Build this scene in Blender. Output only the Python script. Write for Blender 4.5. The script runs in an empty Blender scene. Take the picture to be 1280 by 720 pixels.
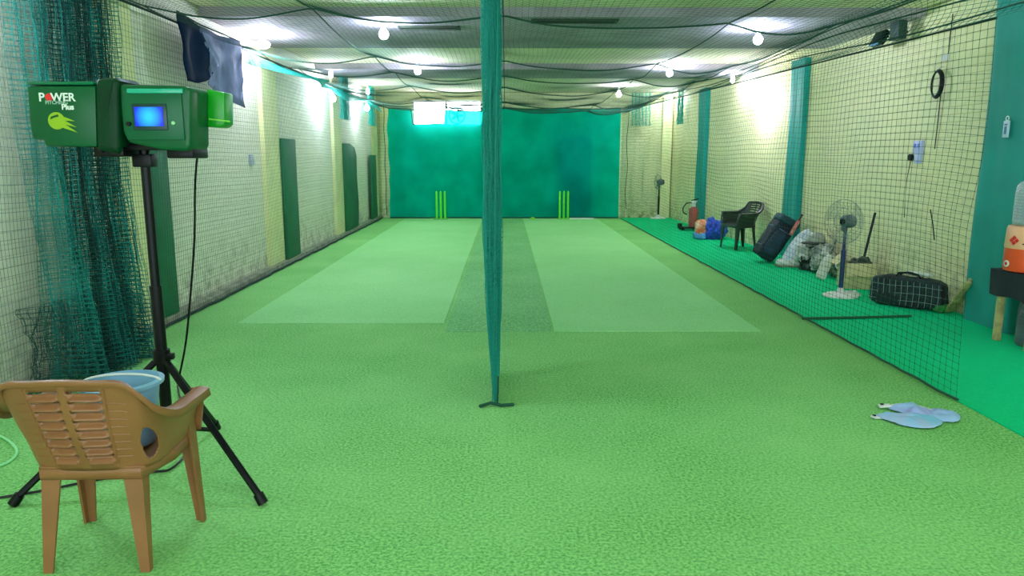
import bpy, bmesh, math, random
import numpy as np
from mathutils import Vector, Matrix, Euler, noise
random.seed(7); rng = np.random.RandomState(7)
C = bpy.context.scene.collection
PI = math.pi
# ------------------------------------------------------------------ camera
F, CH, PITCH = 924.0, 1.6, math.radians(10.12)
YAW = math.atan(8*math.cos(PITCH)/F)
cd = bpy.data.cameras.new('camera'); cam = bpy.data.objects.new('camera', cd); C.objects.link(cam)
cam.location = (0, 0, CH); cam.rotation_euler = (PI/2-PITCH, 0, -YAW)
cd.sensor_width = 36; cd.lens = 36*F/1280; cd.clip_end = 200; cd.clip_start = .05
bpy.context.scene.camera = cam
def at(px, py, x=None, y=None, z=None):
    """survey helper: photo pixel + one known coordinate -> world point"""
    a, b = (px-640)/F, (360-py)/F
    d = (a, math.cos(PITCH)+b*math.sin(PITCH), -math.sin(PITCH)+b*math.cos(PITCH))
    c, s = math.cos(-YAW), math.sin(-YAW)
    d = (d[0]*c-d[1]*s, d[0]*s+d[1]*c, d[2])
    t = x/d[0] if x is not None else y/d[1] if y is not None else (z-CH)/d[2]
    return Vector((t*d[0], t*d[1], CH+t*d[2]))
# ------------------------------------------------------------------ materials
def lin(h):
    if isinstance(h, str):
        h = h.lstrip('#'); v = [int(h[i:i+2], 16)/255 for i in (0, 2, 4)]
    else: v = [c/255 for c in h]
    return tuple((c/12.92 if c <= .04045 else ((c+.055)/1.055)**2.4) for c in v)+(1,)
class N:
    def __init__(s, name):
        s.m = bpy.data.materials.new(name); s.m.use_nodes = True
        s.t = s.m.node_tree; s.b = s.t.nodes['Principled BSDF']; s.out = s.t.nodes['Material Output']
    def n(s, typ, **kw):
        nd = s.t.nodes.new(typ)
        for k, v in kw.items():
            if k in nd.inputs: nd.inputs[k].default_value = v
            else: setattr(nd, k, v)
        return nd
    def l(s, a, b): s.t.links.new(a, b)
def mat(name, col, rough=.6, metal=0, emit=0, ecol=None, var=0, vscale=8, bump=0, bscale=60, alpha=None, trans=0, spec=None, col2=None):
    w = N(name); b = w.b
    b.inputs['Base Color'].default_value = lin(col); b.inputs['Roughness'].default_value = rough
    b.inputs['Metallic'].default_value = metal
    if spec is not None: b.inputs['Specular IOR Level'].default_value = spec
    if emit: b.inputs['Emission Color'].default_value = lin(ecol or col); b.inputs['Emission Strength'].default_value = emit
    tc = w.n('ShaderNodeTexCoord')
    if var or col2:
        nz = w.n('ShaderNodeTexNoise', Scale=vscale, Detail=5.0)
        w.l(tc.outputs['Object'], nz.inputs['Vector'])
        mx = w.n('ShaderNodeValToRGB')
        c = lin(col); c2 = lin(col2) if col2 else tuple(x*(1-var) for x in c[:3])+(1,)
        mx.color_ramp.elements[0].color = c2; mx.color_ramp.elements[1].color = c
        mx.color_ramp.elements[0].position = .38; mx.color_ramp.elements[1].position = .6
        w.l(nz.outputs['Fac'], mx.inputs['Fac']); w.l(mx.outputs['Color'], b.inputs['Base Color'])
    if bump:
        nb = w.n('ShaderNodeTexNoise', Scale=bscale, Detail=4.0); w.l(tc.outputs['Object'], nb.inputs['Vector'])
        bp = w.n('ShaderNodeBump', Strength=bump, Distance=.01); w.l(nb.outputs['Fac'], bp.inputs['Height']); w.l(bp.outputs['Normal'], b.inputs['Normal'])
    if trans: b.inputs['Transmission Weight'].default_value = trans
    if alpha is not None: b.inputs['Alpha'].default_value = alpha
    return w.m
def wall_mat(name, base, dark, grime, vertical_axis='XZ', warm=None):
    w = N(name); b = w.b; b.inputs['Roughness'].default_value = .75
    geo = w.n('ShaderNodeNewGeometry'); sp = w.n('ShaderNodeSeparateXYZ'); w.l(geo.outputs['Position'], sp.inputs[0])
    cb = w.n('ShaderNodeCombineXYZ')
    w.l(sp.outputs['Y' if vertical_axis == 'YZ' else 'X'], cb.inputs['X']); w.l(sp.outputs['Z'], cb.inputs['Y'])
    br = w.n('ShaderNodeTexBrick'); w.l(cb.outputs[0], br.inputs['Vector'])
    br.inputs['Color1'].default_value = lin(base); br.inputs['Color2'].default_value = tuple(c*.93 for c in lin(base)[:3])+(1,)
    br.inputs['Mortar'].default_value = lin(dark); br.inputs['Scale'].default_value = 1
    br.inputs['Brick Width'].default_value = .24; br.inputs['Row Height'].default_value = .078; br.inputs['Mortar Size'].default_value = .007
    br.inputs['Mortar Smooth'].default_value = .6
    nz = w.n('ShaderNodeTexNoise', Scale=1.1, Detail=6.0, Roughness=.65); w.l(geo.outputs['Position'], nz.inputs['Vector'])
    rp = w.n('ShaderNodeValToRGB'); rp.color_ramp.elements[0].position = .35; rp.color_ramp.elements[1].position = .62
    w.l(nz.outputs['Fac'], rp.inputs['Fac'])
    m1 = w.n('ShaderNodeMix', data_type='RGBA'); m1.blend_type = 'MIX'
    w.l(rp.outputs['Color'], m1.inputs['Factor']); w.l(br.outputs['Color'], m1.inputs[6])
    m1.inputs[7].default_value = lin(warm or base)
    m1b = w.n('ShaderNodeMath', operation='MULTIPLY'); w.l(rp.outputs['Color'], m1b.inputs[0]); m1b.inputs[1].default_value = .45
    w.l(m1b.outputs[0], m1.inputs['Factor'])
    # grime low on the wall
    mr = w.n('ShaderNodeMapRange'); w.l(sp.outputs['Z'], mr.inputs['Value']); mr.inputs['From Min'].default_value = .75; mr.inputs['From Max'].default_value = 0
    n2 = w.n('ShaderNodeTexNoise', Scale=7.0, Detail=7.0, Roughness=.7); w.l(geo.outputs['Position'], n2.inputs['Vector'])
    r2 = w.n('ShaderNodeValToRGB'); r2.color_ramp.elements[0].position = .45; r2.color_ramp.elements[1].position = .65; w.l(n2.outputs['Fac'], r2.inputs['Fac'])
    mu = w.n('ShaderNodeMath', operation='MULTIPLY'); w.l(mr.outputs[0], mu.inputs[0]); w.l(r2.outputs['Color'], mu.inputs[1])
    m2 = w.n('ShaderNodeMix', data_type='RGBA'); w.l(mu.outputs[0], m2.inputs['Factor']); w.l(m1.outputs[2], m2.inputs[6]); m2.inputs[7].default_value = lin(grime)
    w.l(m2.outputs[2], b.inputs['Base Color'])
    bp = w.n('ShaderNodeBump', Strength=.5, Distance=.008); w.l(br.outputs['Fac'], bp.inputs['Height']); bp.invert = True; w.l(bp.outputs['Normal'], b.inputs['Normal'])
    return w.m
def turf_mat(name, light, dark, big, fine=75, contrast=(.36, .62), bigmix=.5, rough=.95):
    w = N(name); b = w.b; b.inputs['Roughness'].default_value = rough; b.inputs['Specular IOR Level'].default_value = .1
    geo = w.n('ShaderNodeNewGeometry')
    nz = w.n('ShaderNodeTexNoise', Scale=float(fine), Detail=3.0, Roughness=.7); w.l(geo.outputs['Position'], nz.inputs['Vector'])
    rp = w.n('ShaderNodeValToRGB'); e = rp.color_ramp.elements
    e[0].position, e[1].position = contrast; e[0].color = lin(dark); e[1].color = lin(light); w.l(nz.outputs['Fac'], rp.inputs['Fac'])
    n2 = w.n('ShaderNodeTexNoise', Scale=.8, Detail=6.0, Roughness=.6); w.l(geo.outputs['Position'], n2.inputs['Vector'])
    r2 = w.n('ShaderNodeMapRange'); w.l(n2.outputs['Fac'], r2.inputs['Value']); r2.inputs['From Min'].default_value = .35; r2.inputs['From Max'].default_value = .68; r2.inputs['To Max'].default_value = bigmix
    mx = w.n('ShaderNodeMix', data_type='RGBA'); w.l(r2.outputs[0], mx.inputs['Factor']); w.l(rp.outputs['Color'], mx.inputs[6]); mx.inputs[7].default_value = lin(big)
    w.l(mx.outputs[2], b.inputs['Base Color'])
    bp = w.n('ShaderNodeBump', Strength=.6, Distance=.012); w.l(nz.outputs['Fac'], bp.inputs['Height']); w.l(bp.outputs['Normal'], b.inputs['Normal'])
    return w.m
def cloth_translucent(name, col, alpha, tcol=None):
    w = N(name); w.t.nodes.remove(w.b)
    df = w.n('ShaderNodeBsdfDiffuse'); df.inputs['Color'].default_value = lin(col)
    tl = w.n('ShaderNodeBsdfTranslucent'); tl.inputs['Color'].default_value = lin(tcol or col)
    tr = w.n('ShaderNodeBsdfTransparent'); tr.inputs['Color'].default_value = lin(tcol or col)
    a = w.n('ShaderNodeMixShader'); a.inputs[0].default_value = .35; w.l(df.outputs[0], a.inputs[1]); w.l(tl.outputs[0], a.inputs[2])
    c = w.n('ShaderNodeMixShader'); c.inputs[0].default_value = alpha; w.l(a.outputs[0], c.inputs[1]); w.l(tr.outputs[0], c.inputs[2])
    w.l(c.outputs[0], w.out.inputs['Surface'])
    geo = w.n('ShaderNodeNewGeometry'); nz = w.n('ShaderNodeTexNoise', Scale=1.3, Detail=3.0); w.l(geo.outputs['Position'], nz.inputs['Vector'])
    mx = w.n('ShaderNodeValToRGB'); c0 = lin(col); mx.color_ramp.elements[0].color = tuple(x*.72 for x in c0[:3])+(1,); mx.color_ramp.elements[1].color = tuple(min(1, x*1.2) for x in c0[:3])+(1,)
    mx.color_ramp.elements[0].position = .35; mx.color_ramp.elements[1].position = .65
    w.l(nz.outputs['Fac'], mx.inputs['Fac']); w.l(mx.outputs['Color'], df.inputs['Color'])
    return w.m
# ------------------------------------------------------------------ mesh helpers
class M:
    def __init__(s): s.bm = bmesh.new()
    def _add(s, tb, mtx):
        tb.transform(mtx); me = bpy.data.meshes.new('t'); tb.to_mesh(me); tb.free(); s.bm.from_mesh(me); bpy.data.meshes.remove(me); return s
    def box(s, c, size, rot=(0, 0, 0), bev=0, seg=2, taper=None):
        tb = bmesh.new(); bmesh.ops.create_cube(tb, size=1)
        for v in tb.verts:
            v.co = Vector((v.co.x*size[0], v.co.y*size[1], v.co.z*size[2]))
            if taper and v.co.z < 0: v.co.x *= taper; v.co.y *= taper
        if bev: bmesh.ops.bevel(tb, geom=tb.edges[:], offset=bev, segments=seg, profile=.5, affect='EDGES')
        return s._add(tb, Matrix.Translation(c) @ Euler(rot).to_matrix().to_4x4())
    def cyl(s, p0, p1, r0, r1=None, seg=16):
        p0, p1 = Vector(p0), Vector(p1); r1 = r0 if r1 is None else r1; d = p1-p0
        tb = bmesh.new(); bmesh.ops.create_cone(tb, cap_ends=True, segments=seg, radius1=r0, radius2=r1, depth=d.length)
        return s._add(tb, Matrix.Translation((p0+p1)/2) @ d.to_track_quat('Z', 'Y').to_matrix().to_4x4())
    def tube(s, pts, r, seg=8, closed=False):
        P = [Vector(p) for p in pts]; n = len(P); rs = r if isinstance(r, (list, tuple)) else [r]*n
        rings = []; up = None
        for i in range(n):
            a = P[i-1] if (i > 0 or closed) else P[i]; b = P[(i+1) % n] if (i < n-1 or closed) else P[i]
            t = (b-a).normalized()
            if up is None: up = t.orthogonal().normalized()
            up = (up-t*up.dot(t)); up = up.normalized() if up.length > 1e-6 else t.orthogonal().normalized()
            w = t.cross(up)
            rings.append([s.bm.verts.new(P[i]+(up*math.cos(2*PI*k/seg)+w*math.sin(2*PI*k/seg))*rs[i]) for k in range(seg)])
        for i in range(n if closed else n-1):
            A, B = rings[i], rings[(i+1) % n]
            for k in range(seg): s.bm.faces.new((A[k], A[(k+1) % seg], B[(k+1) % seg], B[k]))
        if not closed:
            s.bm.faces.new(rings[0][::-1]); s.bm.faces.new(rings[-1])
        return s
    def lathe(s, prof, c=(0, 0, 0), seg=24, mtx=None, cap=True):
        tb = bmesh.new(); rings = []
        for r, z in prof: rings.append([tb.verts.new((r*math.cos(2*PI*k/seg), r*math.sin(2*PI*k/seg), z)) for k in range(seg)])
        for A, B in zip(rings, rings[1:]):
            for k in range(seg): tb.faces.new((A[k], A[(k+1) % seg], B[(k+1) % seg], B[k]))
        if cap: tb.faces.new(rings[0][::-1]); tb.faces.new(rings[-1])
        bmesh.ops.recalc_face_normals(tb, faces=tb.faces)
        return s._add(tb, Matrix.Translation(c) @ (mtx or Matrix.Identity(4)))
    def blob(s, c, size, rot=(0, 0, 0), power=2.0, amp=0, nscale=6, seed=0, sub=5, flat=None):
        tb = bmesh.new(); bmesh.ops.create_icosphere(tb, subdivisions=sub, radius=1)
        for v in tb.verts:
            p = v.co.normalized()
            k = (abs(p.x)**power+abs(p.y)**power+abs(p.z)**power)**(-1/power); q = p*k
            q = Vector((q.x*size[0]/2, q.y*size[1]/2, q.z*size[2]/2))
            if amp:
                nn = noise.fractal(q*nscale+Vector((seed, seed*1.7, 0)), .8, 2.1, 3); q += p*nn*amp
            if flat is not None and q.z < flat: q.z = flat
            v.co = q
        return s._add(tb, Matrix.Translation(c) @ Euler(rot).to_matrix().to_4x4())
    def prism(s, poly, depth, mtx=None, bev=0, seg=2):
        """poly = (x,z) outline, extruded along +y by depth"""
        tb = bmesh.new(); a = [tb.verts.new((x, 0, z)) for x, z in poly]; b = [tb.verts.new((x, depth, z)) for x, z in poly]
        n = len(poly); tb.faces.new(a); tb.faces.new(b[::-1])
        for i in range(n): tb.faces.new((a[i], b[i], b[(i+1) % n], a[(i+1) % n]))
        bmesh.ops.recalc_face_normals(tb, faces=tb.faces)
        if bev: bmesh.ops.bevel(tb, geom=tb.edges[:], offset=bev, segments=seg, profile=.5, affect='EDGES')
        return s._add(tb, mtx or Matrix.Identity(4))
    def grid(s, fn, nu, nv, skip=None, closed_u=False):
        vs = [[s.bm.verts.new(fn(i/nu, j/nv)) for j in range(nv+1)] for i in range(nu+(0 if closed_u else 1))]
        for i in range(nu):
            for j in range(nv):
                if skip and skip(i, j): continue
                a, b = vs[i], vs[(i+1) % len(vs)] if closed_u else vs[i+1]
                s.bm.faces.new((a[j], b[j], b[j+1], a[j+1]))
        return s
def obj(name, m, material, parent=None, smooth=35, solid=0, sub=0, loc=None):
    me = bpy.data.meshes.new(name)
    if isinstance(m, M):
        bmesh.ops.remove_doubles(m.bm, verts=m.bm.verts, dist=1e-6)
        loose = [v for v in m.bm.verts if not v.link_faces]
        if loose: bmesh.ops.delete(m.bm, geom=loose, context='VERTS')
        m.bm.to_mesh(me); m.bm.free()
    else: me = m; me.name = name
    if smooth and len(me.polygons):
        me.shade_smooth()
        if smooth < 180: me.set_sharp_from_angle(angle=math.radians(smooth))
    me.materials.append(material)
    o = bpy.data.objects.new(name, me); C.objects.link(o)
    if parent: o.parent = parent
    if loc is not None: o.location = loc
    if solid: md = o.modifiers.new('solid', 'SOLIDIFY'); md.thickness = solid; md.offset = 0
    if sub: md = o.modifiers.new('sub', 'SUBSURF'); md.levels = md.render_levels = sub
    return o
def tag(o, label, cat, group=None, kind=None):
    o['label'] = label; o['category'] = cat
    if group: o['group'] = group
    if kind: o['kind'] = kind
    return o
def thing(name, label, cat, loc=(0, 0, 0), rz=0, group=None):
    o = bpy.data.objects.new(name, None); C.objects.link(o); o.location = loc; o.rotation_euler = (0, 0, rz); o.empty_display_size = .1
    return tag(o, label, cat, group)
def struct(name, m, material, smooth=0):
    o = obj(name, m, material, None, smooth); o['kind'] = 'structure'; return o
def dup(root, loc, rz=None, label=None):
    r = root.copy(); C.objects.link(r); r.location = loc
    if rz is not None: r.rotation_euler = (0, 0, rz)
    if label: r['label'] = label
    for ch in list(root.children):
        c = ch.copy(); C.objects.link(c); c.parent = r
        for g in ch.children:
            d = g.copy(); C.objects.link(d); d.parent = c
    return r
def text(name, body, size, material, parent, loc, rot, ext=.0008, bold=0):
    cu = bpy.data.curves.new(name, 'FONT'); cu.body = body; cu.size = size; cu.extrude = ext; cu.offset = bold; cu.align_x = 'CENTER'; cu.align_y = 'CENTER'
    t = bpy.data.objects.new(name, cu); C.objects.link(t)
    dg = bpy.context.evaluated_depsgraph_get(); me = bpy.data.meshes.new_from_object(t.evaluated_get(dg))
    C.objects.unlink(t); bpy.data.objects.remove(t); me.materials.clear()
    o = obj(name, me, material, parent, 0); o.location = loc; o.rotation_euler = rot
    return o
def threads(P, r, rows=True, cols=True, knots=0):
    """P: (nu,nv,3) array of knot positions -> numpy verts, quads of thin 3-sided threads along both families"""
    V, Q, off = [], [], 0
    fam = ([P] if rows else [])+([P.transpose(1, 0, 2)] if cols else [])
    for A in fam:                                       # threads run along axis 0
        n, k, _ = A.shape
        t = np.gradient(A, axis=0); t /= np.linalg.norm(t, axis=2, keepdims=True)+1e-9
        ref = np.where(np.abs(t[..., 2:3]) > .8, np.array([1., 0, 0]), np.array([0, 0, 1.]))
        a = np.cross(t, ref); a /= np.linalg.norm(a, axis=2, keepdims=True)+1e-9; b = np.cross(t, a)
        ring = np.stack([A+r*(a*math.cos(q)+b*math.sin(q)) for q in (0, 2*PI/3, 4*PI/3)], 2)     # n,k,3,3
        idx = np.arange(n*k*3).reshape(n, k, 3)+off
        for q in range(3):
            w = (q+1) % 3
            Q.append(np.stack([idx[:-1, :, q], idx[:-1, :, w], idx[1:, :, w], idx[1:, :, q]], -1).reshape(-1, 4))
        V.append(ring.reshape(-1, 3)); off += n*k*3
    if knots:
        B = P.reshape(-1, 3); n = len(B)
        o8 = np.array([(1, 0, 0), (0, 1, 0), (0, 0, 1), (-1, 0, 0), (0, -1, 0), (0, 0, -1)])*knots
        vv = (B[:, None, :]+o8[None]).reshape(-1, 3); base = (np.arange(n)*6+off)[:, None]
        for f in ((0, 1, 2, 2), (1, 3, 2, 2), (3, 4, 2, 2), (4, 0, 2, 2), (1, 0, 5, 5), (3, 1, 5, 5), (4, 3, 5, 5), (0, 4, 5, 5)):
            Q.append(base+np.array(f)[None])
        V.append(vv); off += n*6
    return np.concatenate(V), np.concatenate(Q)
def mesh_np(name, V, Q):
    me = bpy.data.meshes.new(name); tri = Q[:, 2] == Q[:, 3]
    F4, F3 = Q[~tri], Q[tri][:, :3]
    loops = np.concatenate([F4.ravel(), F3.ravel()]).astype(np.int32)
    tot = np.concatenate([np.full(len(F4), 4), np.full(len(F3), 3)]).astype(np.int32)
    st = np.concatenate([[0], np.cumsum(tot)[:-1]]).astype(np.int32)
    me.vertices.add(len(V)); me.vertices.foreach_set('co', V.astype(np.float32).ravel())
    me.loops.add(len(loops)); me.loops.foreach_set('vertex_index', loops)
    me.polygons.add(len(tot)); me.polygons.foreach_set('loop_start', st)
    me.update(calc_edges=True); me.validate(); return me
def net_obj(name, P, r, material, parent=None, knots=0):
    V, Q = threads(P, r, knots=knots); return obj(name, mesh_np(name, V, Q), material, parent, 0)
def sn(a, b, c=0): return noise.noise(Vector((a, b, c)))
def snoise(U, W, s, seed=0):
    return np.array([[sn(u*s, w*s, seed) for w in W[0]] for u in U[:, 0]])
# ------------------------------------------------------------------ palette
m_wall_l = wall_mat('painted brick grey', '#EAEBD2', '#CCCFB4', '#94917F', 'YZ', '#ECECD0')
m_wall_r = wall_mat('painted brick cream', '#E5E2B0', '#C0BD88', '#94906A', 'YZ', '#ECE4A6')
m_wall_b = wall_mat('painted brick far', '#DCDDB0', '#A9AC80', '#7E7F50', 'XZ', '#D8DCA0')
m_ceil = mat('ceiling plaster', '#FFF4D0', .8, var=.12, vscale=1.5)
m_beam = mat('beam concrete', '#B2AAB2', .8, var=.22, vscale=2)
m_pil = mat('pilaster paint', '#F0F0B4', .7, var=.1, vscale=3)
m_floor = turf_mat('worn green turf', '#90D67E', '#3E8E40', '#9CDC88', 66, (.34, .60), .5)
m_lane = turf_mat('light turf', '#9CDE92', '#76C274', '#A4E29A', 90, (.3, .6), .45)
m_side = turf_mat('grainy turf', '#8CD086', '#4A9250', '#96D690', 60, (.36, .62), .4)
m_carpet = turf_mat('emerald carpet', '#04CE86', '#04BC78', '#04D68E', 60, (.3, .7), .5)
m_teal = mat('teal cloth', '#04988A', .75, var=.2, vscale=1.2)
m_dgreen = mat('dark green pad', '#087048', .6, var=.2, vscale=3)
m_net_dark = mat('net twine dark', '#0B4A34', .9)
m_net_r = mat('net twine right', '#0C5238', .9)
m_net_side = mat('net twine side', '#2A5A40', .9)
m_net_teal = mat('net twine teal', '#10A896', .85)
m_net_ceil = mat('net twine ceiling', '#1B4A3A', .9)
m_ropeg = mat('rope green', '#24503E', .9)
m_rope = mat('rope dark', '#12332C', .9)
m_black = mat('black plastic', '#050708', .4, var=.3, spec=.25)
m_blackm = mat('black metal', '#05090C', .4, metal=.2, var=.3, spec=.3)
m_green = mat('machine green', '#025A30', .3, var=.12, vscale=3, spec=.3)
m_green2 = mat('bright green plastic', '#06A018', .3, var=.15)
m_brown = mat('brown plastic', '#92623A', .4, var=.12, vscale=5)
m_dchair = mat('dark plastic', '#262A26', .35, var=.2)
m_white = mat('white paint', '#E4E8E4', .5, var=.08)
m_offw = mat('dirty white', '#E0E2D6', .7, var=.25, vscale=14)
m_red = mat('red print', '#E02020', .5, var=.05)
m_lime = mat('lime', '#93BC06', .5, var=.05)
m_stump = mat('fluorescent green', '#58D810', .4, emit=.08, var=.1)
m_navy = mat('navy fabric', '#0C1830', .75, var=.4, vscale=10, bump=.3)
m_wood = mat('wood', '#C8B678', .7, var=.35, vscale=12)
m_card = mat('cardboard', '#D6CA94', .8, var=.2, vscale=6)
m_glass = mat('clear plastic', '#B8CCD0', .15, trans=.5, alpha=.7)
# ------------------------------------------------------------------ setting
YN, YF = -2.5, 19.5
def wallx(y): return 4.72-.03*(y-6)
def wallz(x0, y0, x1, y1, t, z0=0, z1=3.2):
    """wall slab between two plan points, thickness t to the outside (normal side)"""
    a, b = Vector((x0, y0, 0)), Vector((x1, y1, 0)); n = Vector(((b-a).y, -(b-a).x, 0)).normalized()*t
    m = M(); q = [a, b, b+n, a+n]; lo = [m.bm.verts.new((p.x, p.y, z0)) for p in q]; hi = [m.bm.verts.new((p.x, p.y, z1)) for p in q]
    m.bm.faces.new(lo); m.bm.faces.new(hi)
    for i in range(4): m.bm.faces.new((lo[i], lo[(i+1) % 4], hi[(i+1) % 4], hi[i]))
    bmesh.ops.recalc_face_normals(m.bm, faces=m.bm.faces); return m
struct('floor', M().box((.7, 8.6, -.05), (8.9, 22.4, .1)), m_floor)
struct('wall_left', wallz(-3.36, YF, -3.36, YN, .15), m_wall_l)
struct('wall_right', wallz(wallx(YN), YN, wallx(YF), YF, .15), m_wall_r)
struct('wall_back', M().box((.6, YF+.08, 1.6), (8.6, .15, 3.2)), m_wall_b)
struct('ceiling', M().box((.7, 8.6, 3.27), (8.9, 22.4, .12)), m_ceil)
k = 1
for y0, y1 in ((-.5, 1.2), (4.2, 6.1), (8.53, 10.95), (13.54, 15.1)):
    struct('trim_%d' % k, M().box((.65, (y0+y1)/2, 3.16), (8.0, y1-y0, .10)), m_beam); k += 1
for y0, y1 in ((10.35, 11.0), (14.55, 15.2), (6.35, 6.85), (18.9, 19.4)):     # wall pilasters left
    struct('trim_%d' % k, M().box((-3.34, (y0+y1)/2, 1.6), (.08, y1-y0, 3.18)), m_pil); k += 1
struct('trim_%d' % k, M().box((4.16, 19.43, 1.55), (.24, .1, 3.1)), m_pil); k += 1
struct('baseboard_left', M().box((-3.3, 8.8, .035), (.12, 21.2, .07), bev=.01), mat('grey kerb', '#A9AC96', .9, var=.35, vscale=9))
# columns on the right wall, wrapped in teal cloth
for y0, y1, fx in ((6.5, 7.15, 4.55), (11.4, 11.95, 4.48), (16.35, 16.95, 4.32)):
    m = M()
    def fn(u, v, y0=y0, y1=y1, fx=fx):
        # closed column cross-section with slightly wavy cloth
        per = [(5.0, y1), (fx, y1), (fx, y0), (5.0, y0)]
        q = u*3; i = min(2, int(q)); f = q-i
        x = per[i][0]+(per[i+1][0]-per[i][0])*f; y = per[i][1]+(per[i+1][1]-per[i][1])*f
        d = .012*sn(y*9+x*7, v*4, fx)
        return (x+d-(.02*math.sin(v*7)*.5), y+d, .002+v*(3.05 if fx < 4.5 else 3.1))
    m.grid(fn, 45, 24)
    struct('trim_%d' % k, m, m_teal, 180); k += 1
# green pads standing on the left wall
pads = [(6.9, 7.25, 1.75, 0), (11.02, 11.68, 1.78, 0), (15.2, 16.4, 1.78, 1), (18.2, 18.85, 1.55, 0)]
lab = ['dark green wall pad nearest the ball machine, behind its pole', 'tall narrow dark green wall pad with square top, middle of left wall',
       'dark green wall pad with rounded curved top on left wall', 'farthest dark green wall pad, beside the far left corner of the room']
for (y0, y1, h, rnd), lb in zip(pads, lab):
    h0 = h; out = [(y0, 0.0), (y1, 0.0), (y1, h0)]
    if rnd: out = [(y0, 0), (y1, 0), (y1+.08, .5), (y1-.02, 1.1), (y1+.02, h0-.25), (y1-.15, h0-.08), ((y0+y1)/2, h0), (y0, h0)]
    else: out.append((y0, h0))
    m = M().prism([(a, b) for a, b in out], .05, Matrix.Rotation(PI/2, 4, 'Z') @ Matrix.Identity(4), bev=.008)
    # rotate so that local x runs along world y
    o = obj('wall_pad', m, m_dgreen, None, 30, loc=(-3.3+.05, 0, .075 if True else 0)); tag(o, lb, 'wall pad', 'green pads along the left wall')
# turf mats and carpet
def mat_obj(name, x0, x1, y0, y1, t, material, lb, cat):
    return tag(obj(name, M().box(((x0+x1)/2, (y0+y1)/2, t/2+.0005), (x1-x0, y1-y0, t)), material, None, 0), lb, cat)
mat_obj('turf_mat', -2.6, -.6, 7.0, 19.35, .006, m_lane, 'long light green turf mat on the lane left of the dividing net', 'turf mat')
mat_obj('turf_mat', .45, 2.36, 6.65, 19.35, .006, m_lane, 'long light green turf mat on the lane right of the dividing net', 'turf mat')
mat_obj('turf_runner', -.56, .43, 6.65, 19.3, .004, m_side, 'grainy darker turf runner lying under the dividing net', 'turf mat')
m = M(); q = [(2.99, -.5), (wallx(-.5)-.01, -.5), (wallx(19.4)-.01, 19.4), (2.99, 19.4)]
lo = [m.bm.verts.new((a, b, .0005)) for a, b in q]; hi = [m.bm.verts.new((a, b, .0085)) for a, b in q]; m.bm.faces.new(lo[::-1]); m.bm.faces.new(hi)
for i in range(4): m.bm.faces.new((lo[i], lo[(i+1) % 4], hi[(i+1) % 4], hi[i]))
tag(obj('side_carpet', m, m_carpet, None, 0), 'smooth emerald green carpet strip along the right wall', 'carpet')
# back: door and window behind the curtain
m_door = mat('blue door paint', '#06305C', .5, var=.1)
d = struct('door_1', M().box((1.78, 19.475, 1.05), (.9, .05, 2.1), bev=.005), m_door)
obj('door_handle', M().cyl((2.1, 19.44, 1.0), (2.1, 19.41, 1.0), .02).cyl((2.1, 19.41, 1.0), (2.02, 19.41, 1.0), .01), m_black, d)
m_pane = mat('daylight pane', '#FFF4FA', .3, emit=9, ecol='#F3F0FF')
wd = struct('window_1', M().box((-2.36, 19.47, 2.68), (.05, .06, .6)).box((-.62, 19.47, 2.68), (.05, .06, .6)).box((-1.5, 19.47, 2.38), (1.78, .06, .05)).box((-1.5, 19.47, 2.985), (1.78, .06, .05)).box((-1.52, 19.47, 2.68), (.05, .06, .6)), m_white)
obj('window_pane', M().box((-1.5, 19.48, 2.68), (1.7, .015, .56)), m_pane, wd)
ef = thing('exhaust_fan', 'round exhaust fan ring glowing in the high back window', 'fan', (-1.24, 19.36, 2.62))
m_cyan_glow = mat('glowing cyan metal', '#A8F0F4', .4, emit=1.2, var=.05)  # emission paints a backlit glow onto the fan ring, which is no lamp
obj('ring', M().tube([(.2*math.cos(a), 0, .2*math.sin(a)) for a in np.linspace(0, 2*PI, 33)[:-1]], .022, 8, True), m_cyan_glow, ef)
m = M()
for a in range(5):
    q = a*2*PI/5; m.box((.09*math.cos(q), .02, .09*math.sin(q)), (.14, .012, .07), (0.3, -q, 0), bev=.004)
obj('blade', m, mat('grey blade', '#5FA9B4', .5, var=.1), ef); obj('hub', M().cyl((0, -.02, 0), (0, .04, 0), .04), m_black, ef)
# curtain
m_curt = cloth_translucent('teal curtain cloth', '#04CCB6', .46, '#18CCBE')
def curt(u, v):
    x = -3.0+5.93*u
    top = 2.80
    if -2.36 < x < -1.56: top = 2.42
    elif -1.56 <= x < -.6: top = 2.74
    top -= .025*abs(math.sin(x*2.2))
    z = .03+v*(top-.03)
    wob = (.03*math.sin(x*4.1+.6*math.sin(v*5))+.03*sn(x*2.2, z*1.5)+.05*(1-v)**3*sn(x*5, 3))
    ex = .05*sn(z*2, 9)*(1 if u < .02 else 0)
    return (x+ex, 19.27+wob*.7-(.06*(1-v)**6), z)
cu = tag(obj('backdrop_curtain', M().grid(curt, 240, 60), m_curt, None, 180), 'large translucent teal backdrop curtain hanging across the back wall', 'curtain')
obj('hem', M().tube([curt(i/120, 0) for i in range(121)], .02, 6), mat('dark teal hem', '#04584C', .8, var=.1), cu)
obj('top_rope', M().tube([Vector(curt(i/120, 1))+Vector((0, -.01, .0)) for i in range(121)], .012, 6), m_rope, cu)
# hanging wires in the back corners
tag(obj('hanging_cord', M().tube([(-3.08+.01*math.sin(i), 19.2, 2.9-i*.14) for i in range(21)], .009, 6), m_black), 'thin dark cord hanging beside the left edge of the teal curtain', 'cord')
tag(obj('hanging_cord', M().tube([(3.14+.02*math.sin(i*.7), 19.4, 2.9-i*.14) for i in range(20)], .007, 6), m_black), 'thin dark cord hanging down the pale back wall right of the curtain', 'cord')
# ------------------------------------------------------------------ nets
def lerp(a, b, t): return a+(b-a)*t
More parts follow.
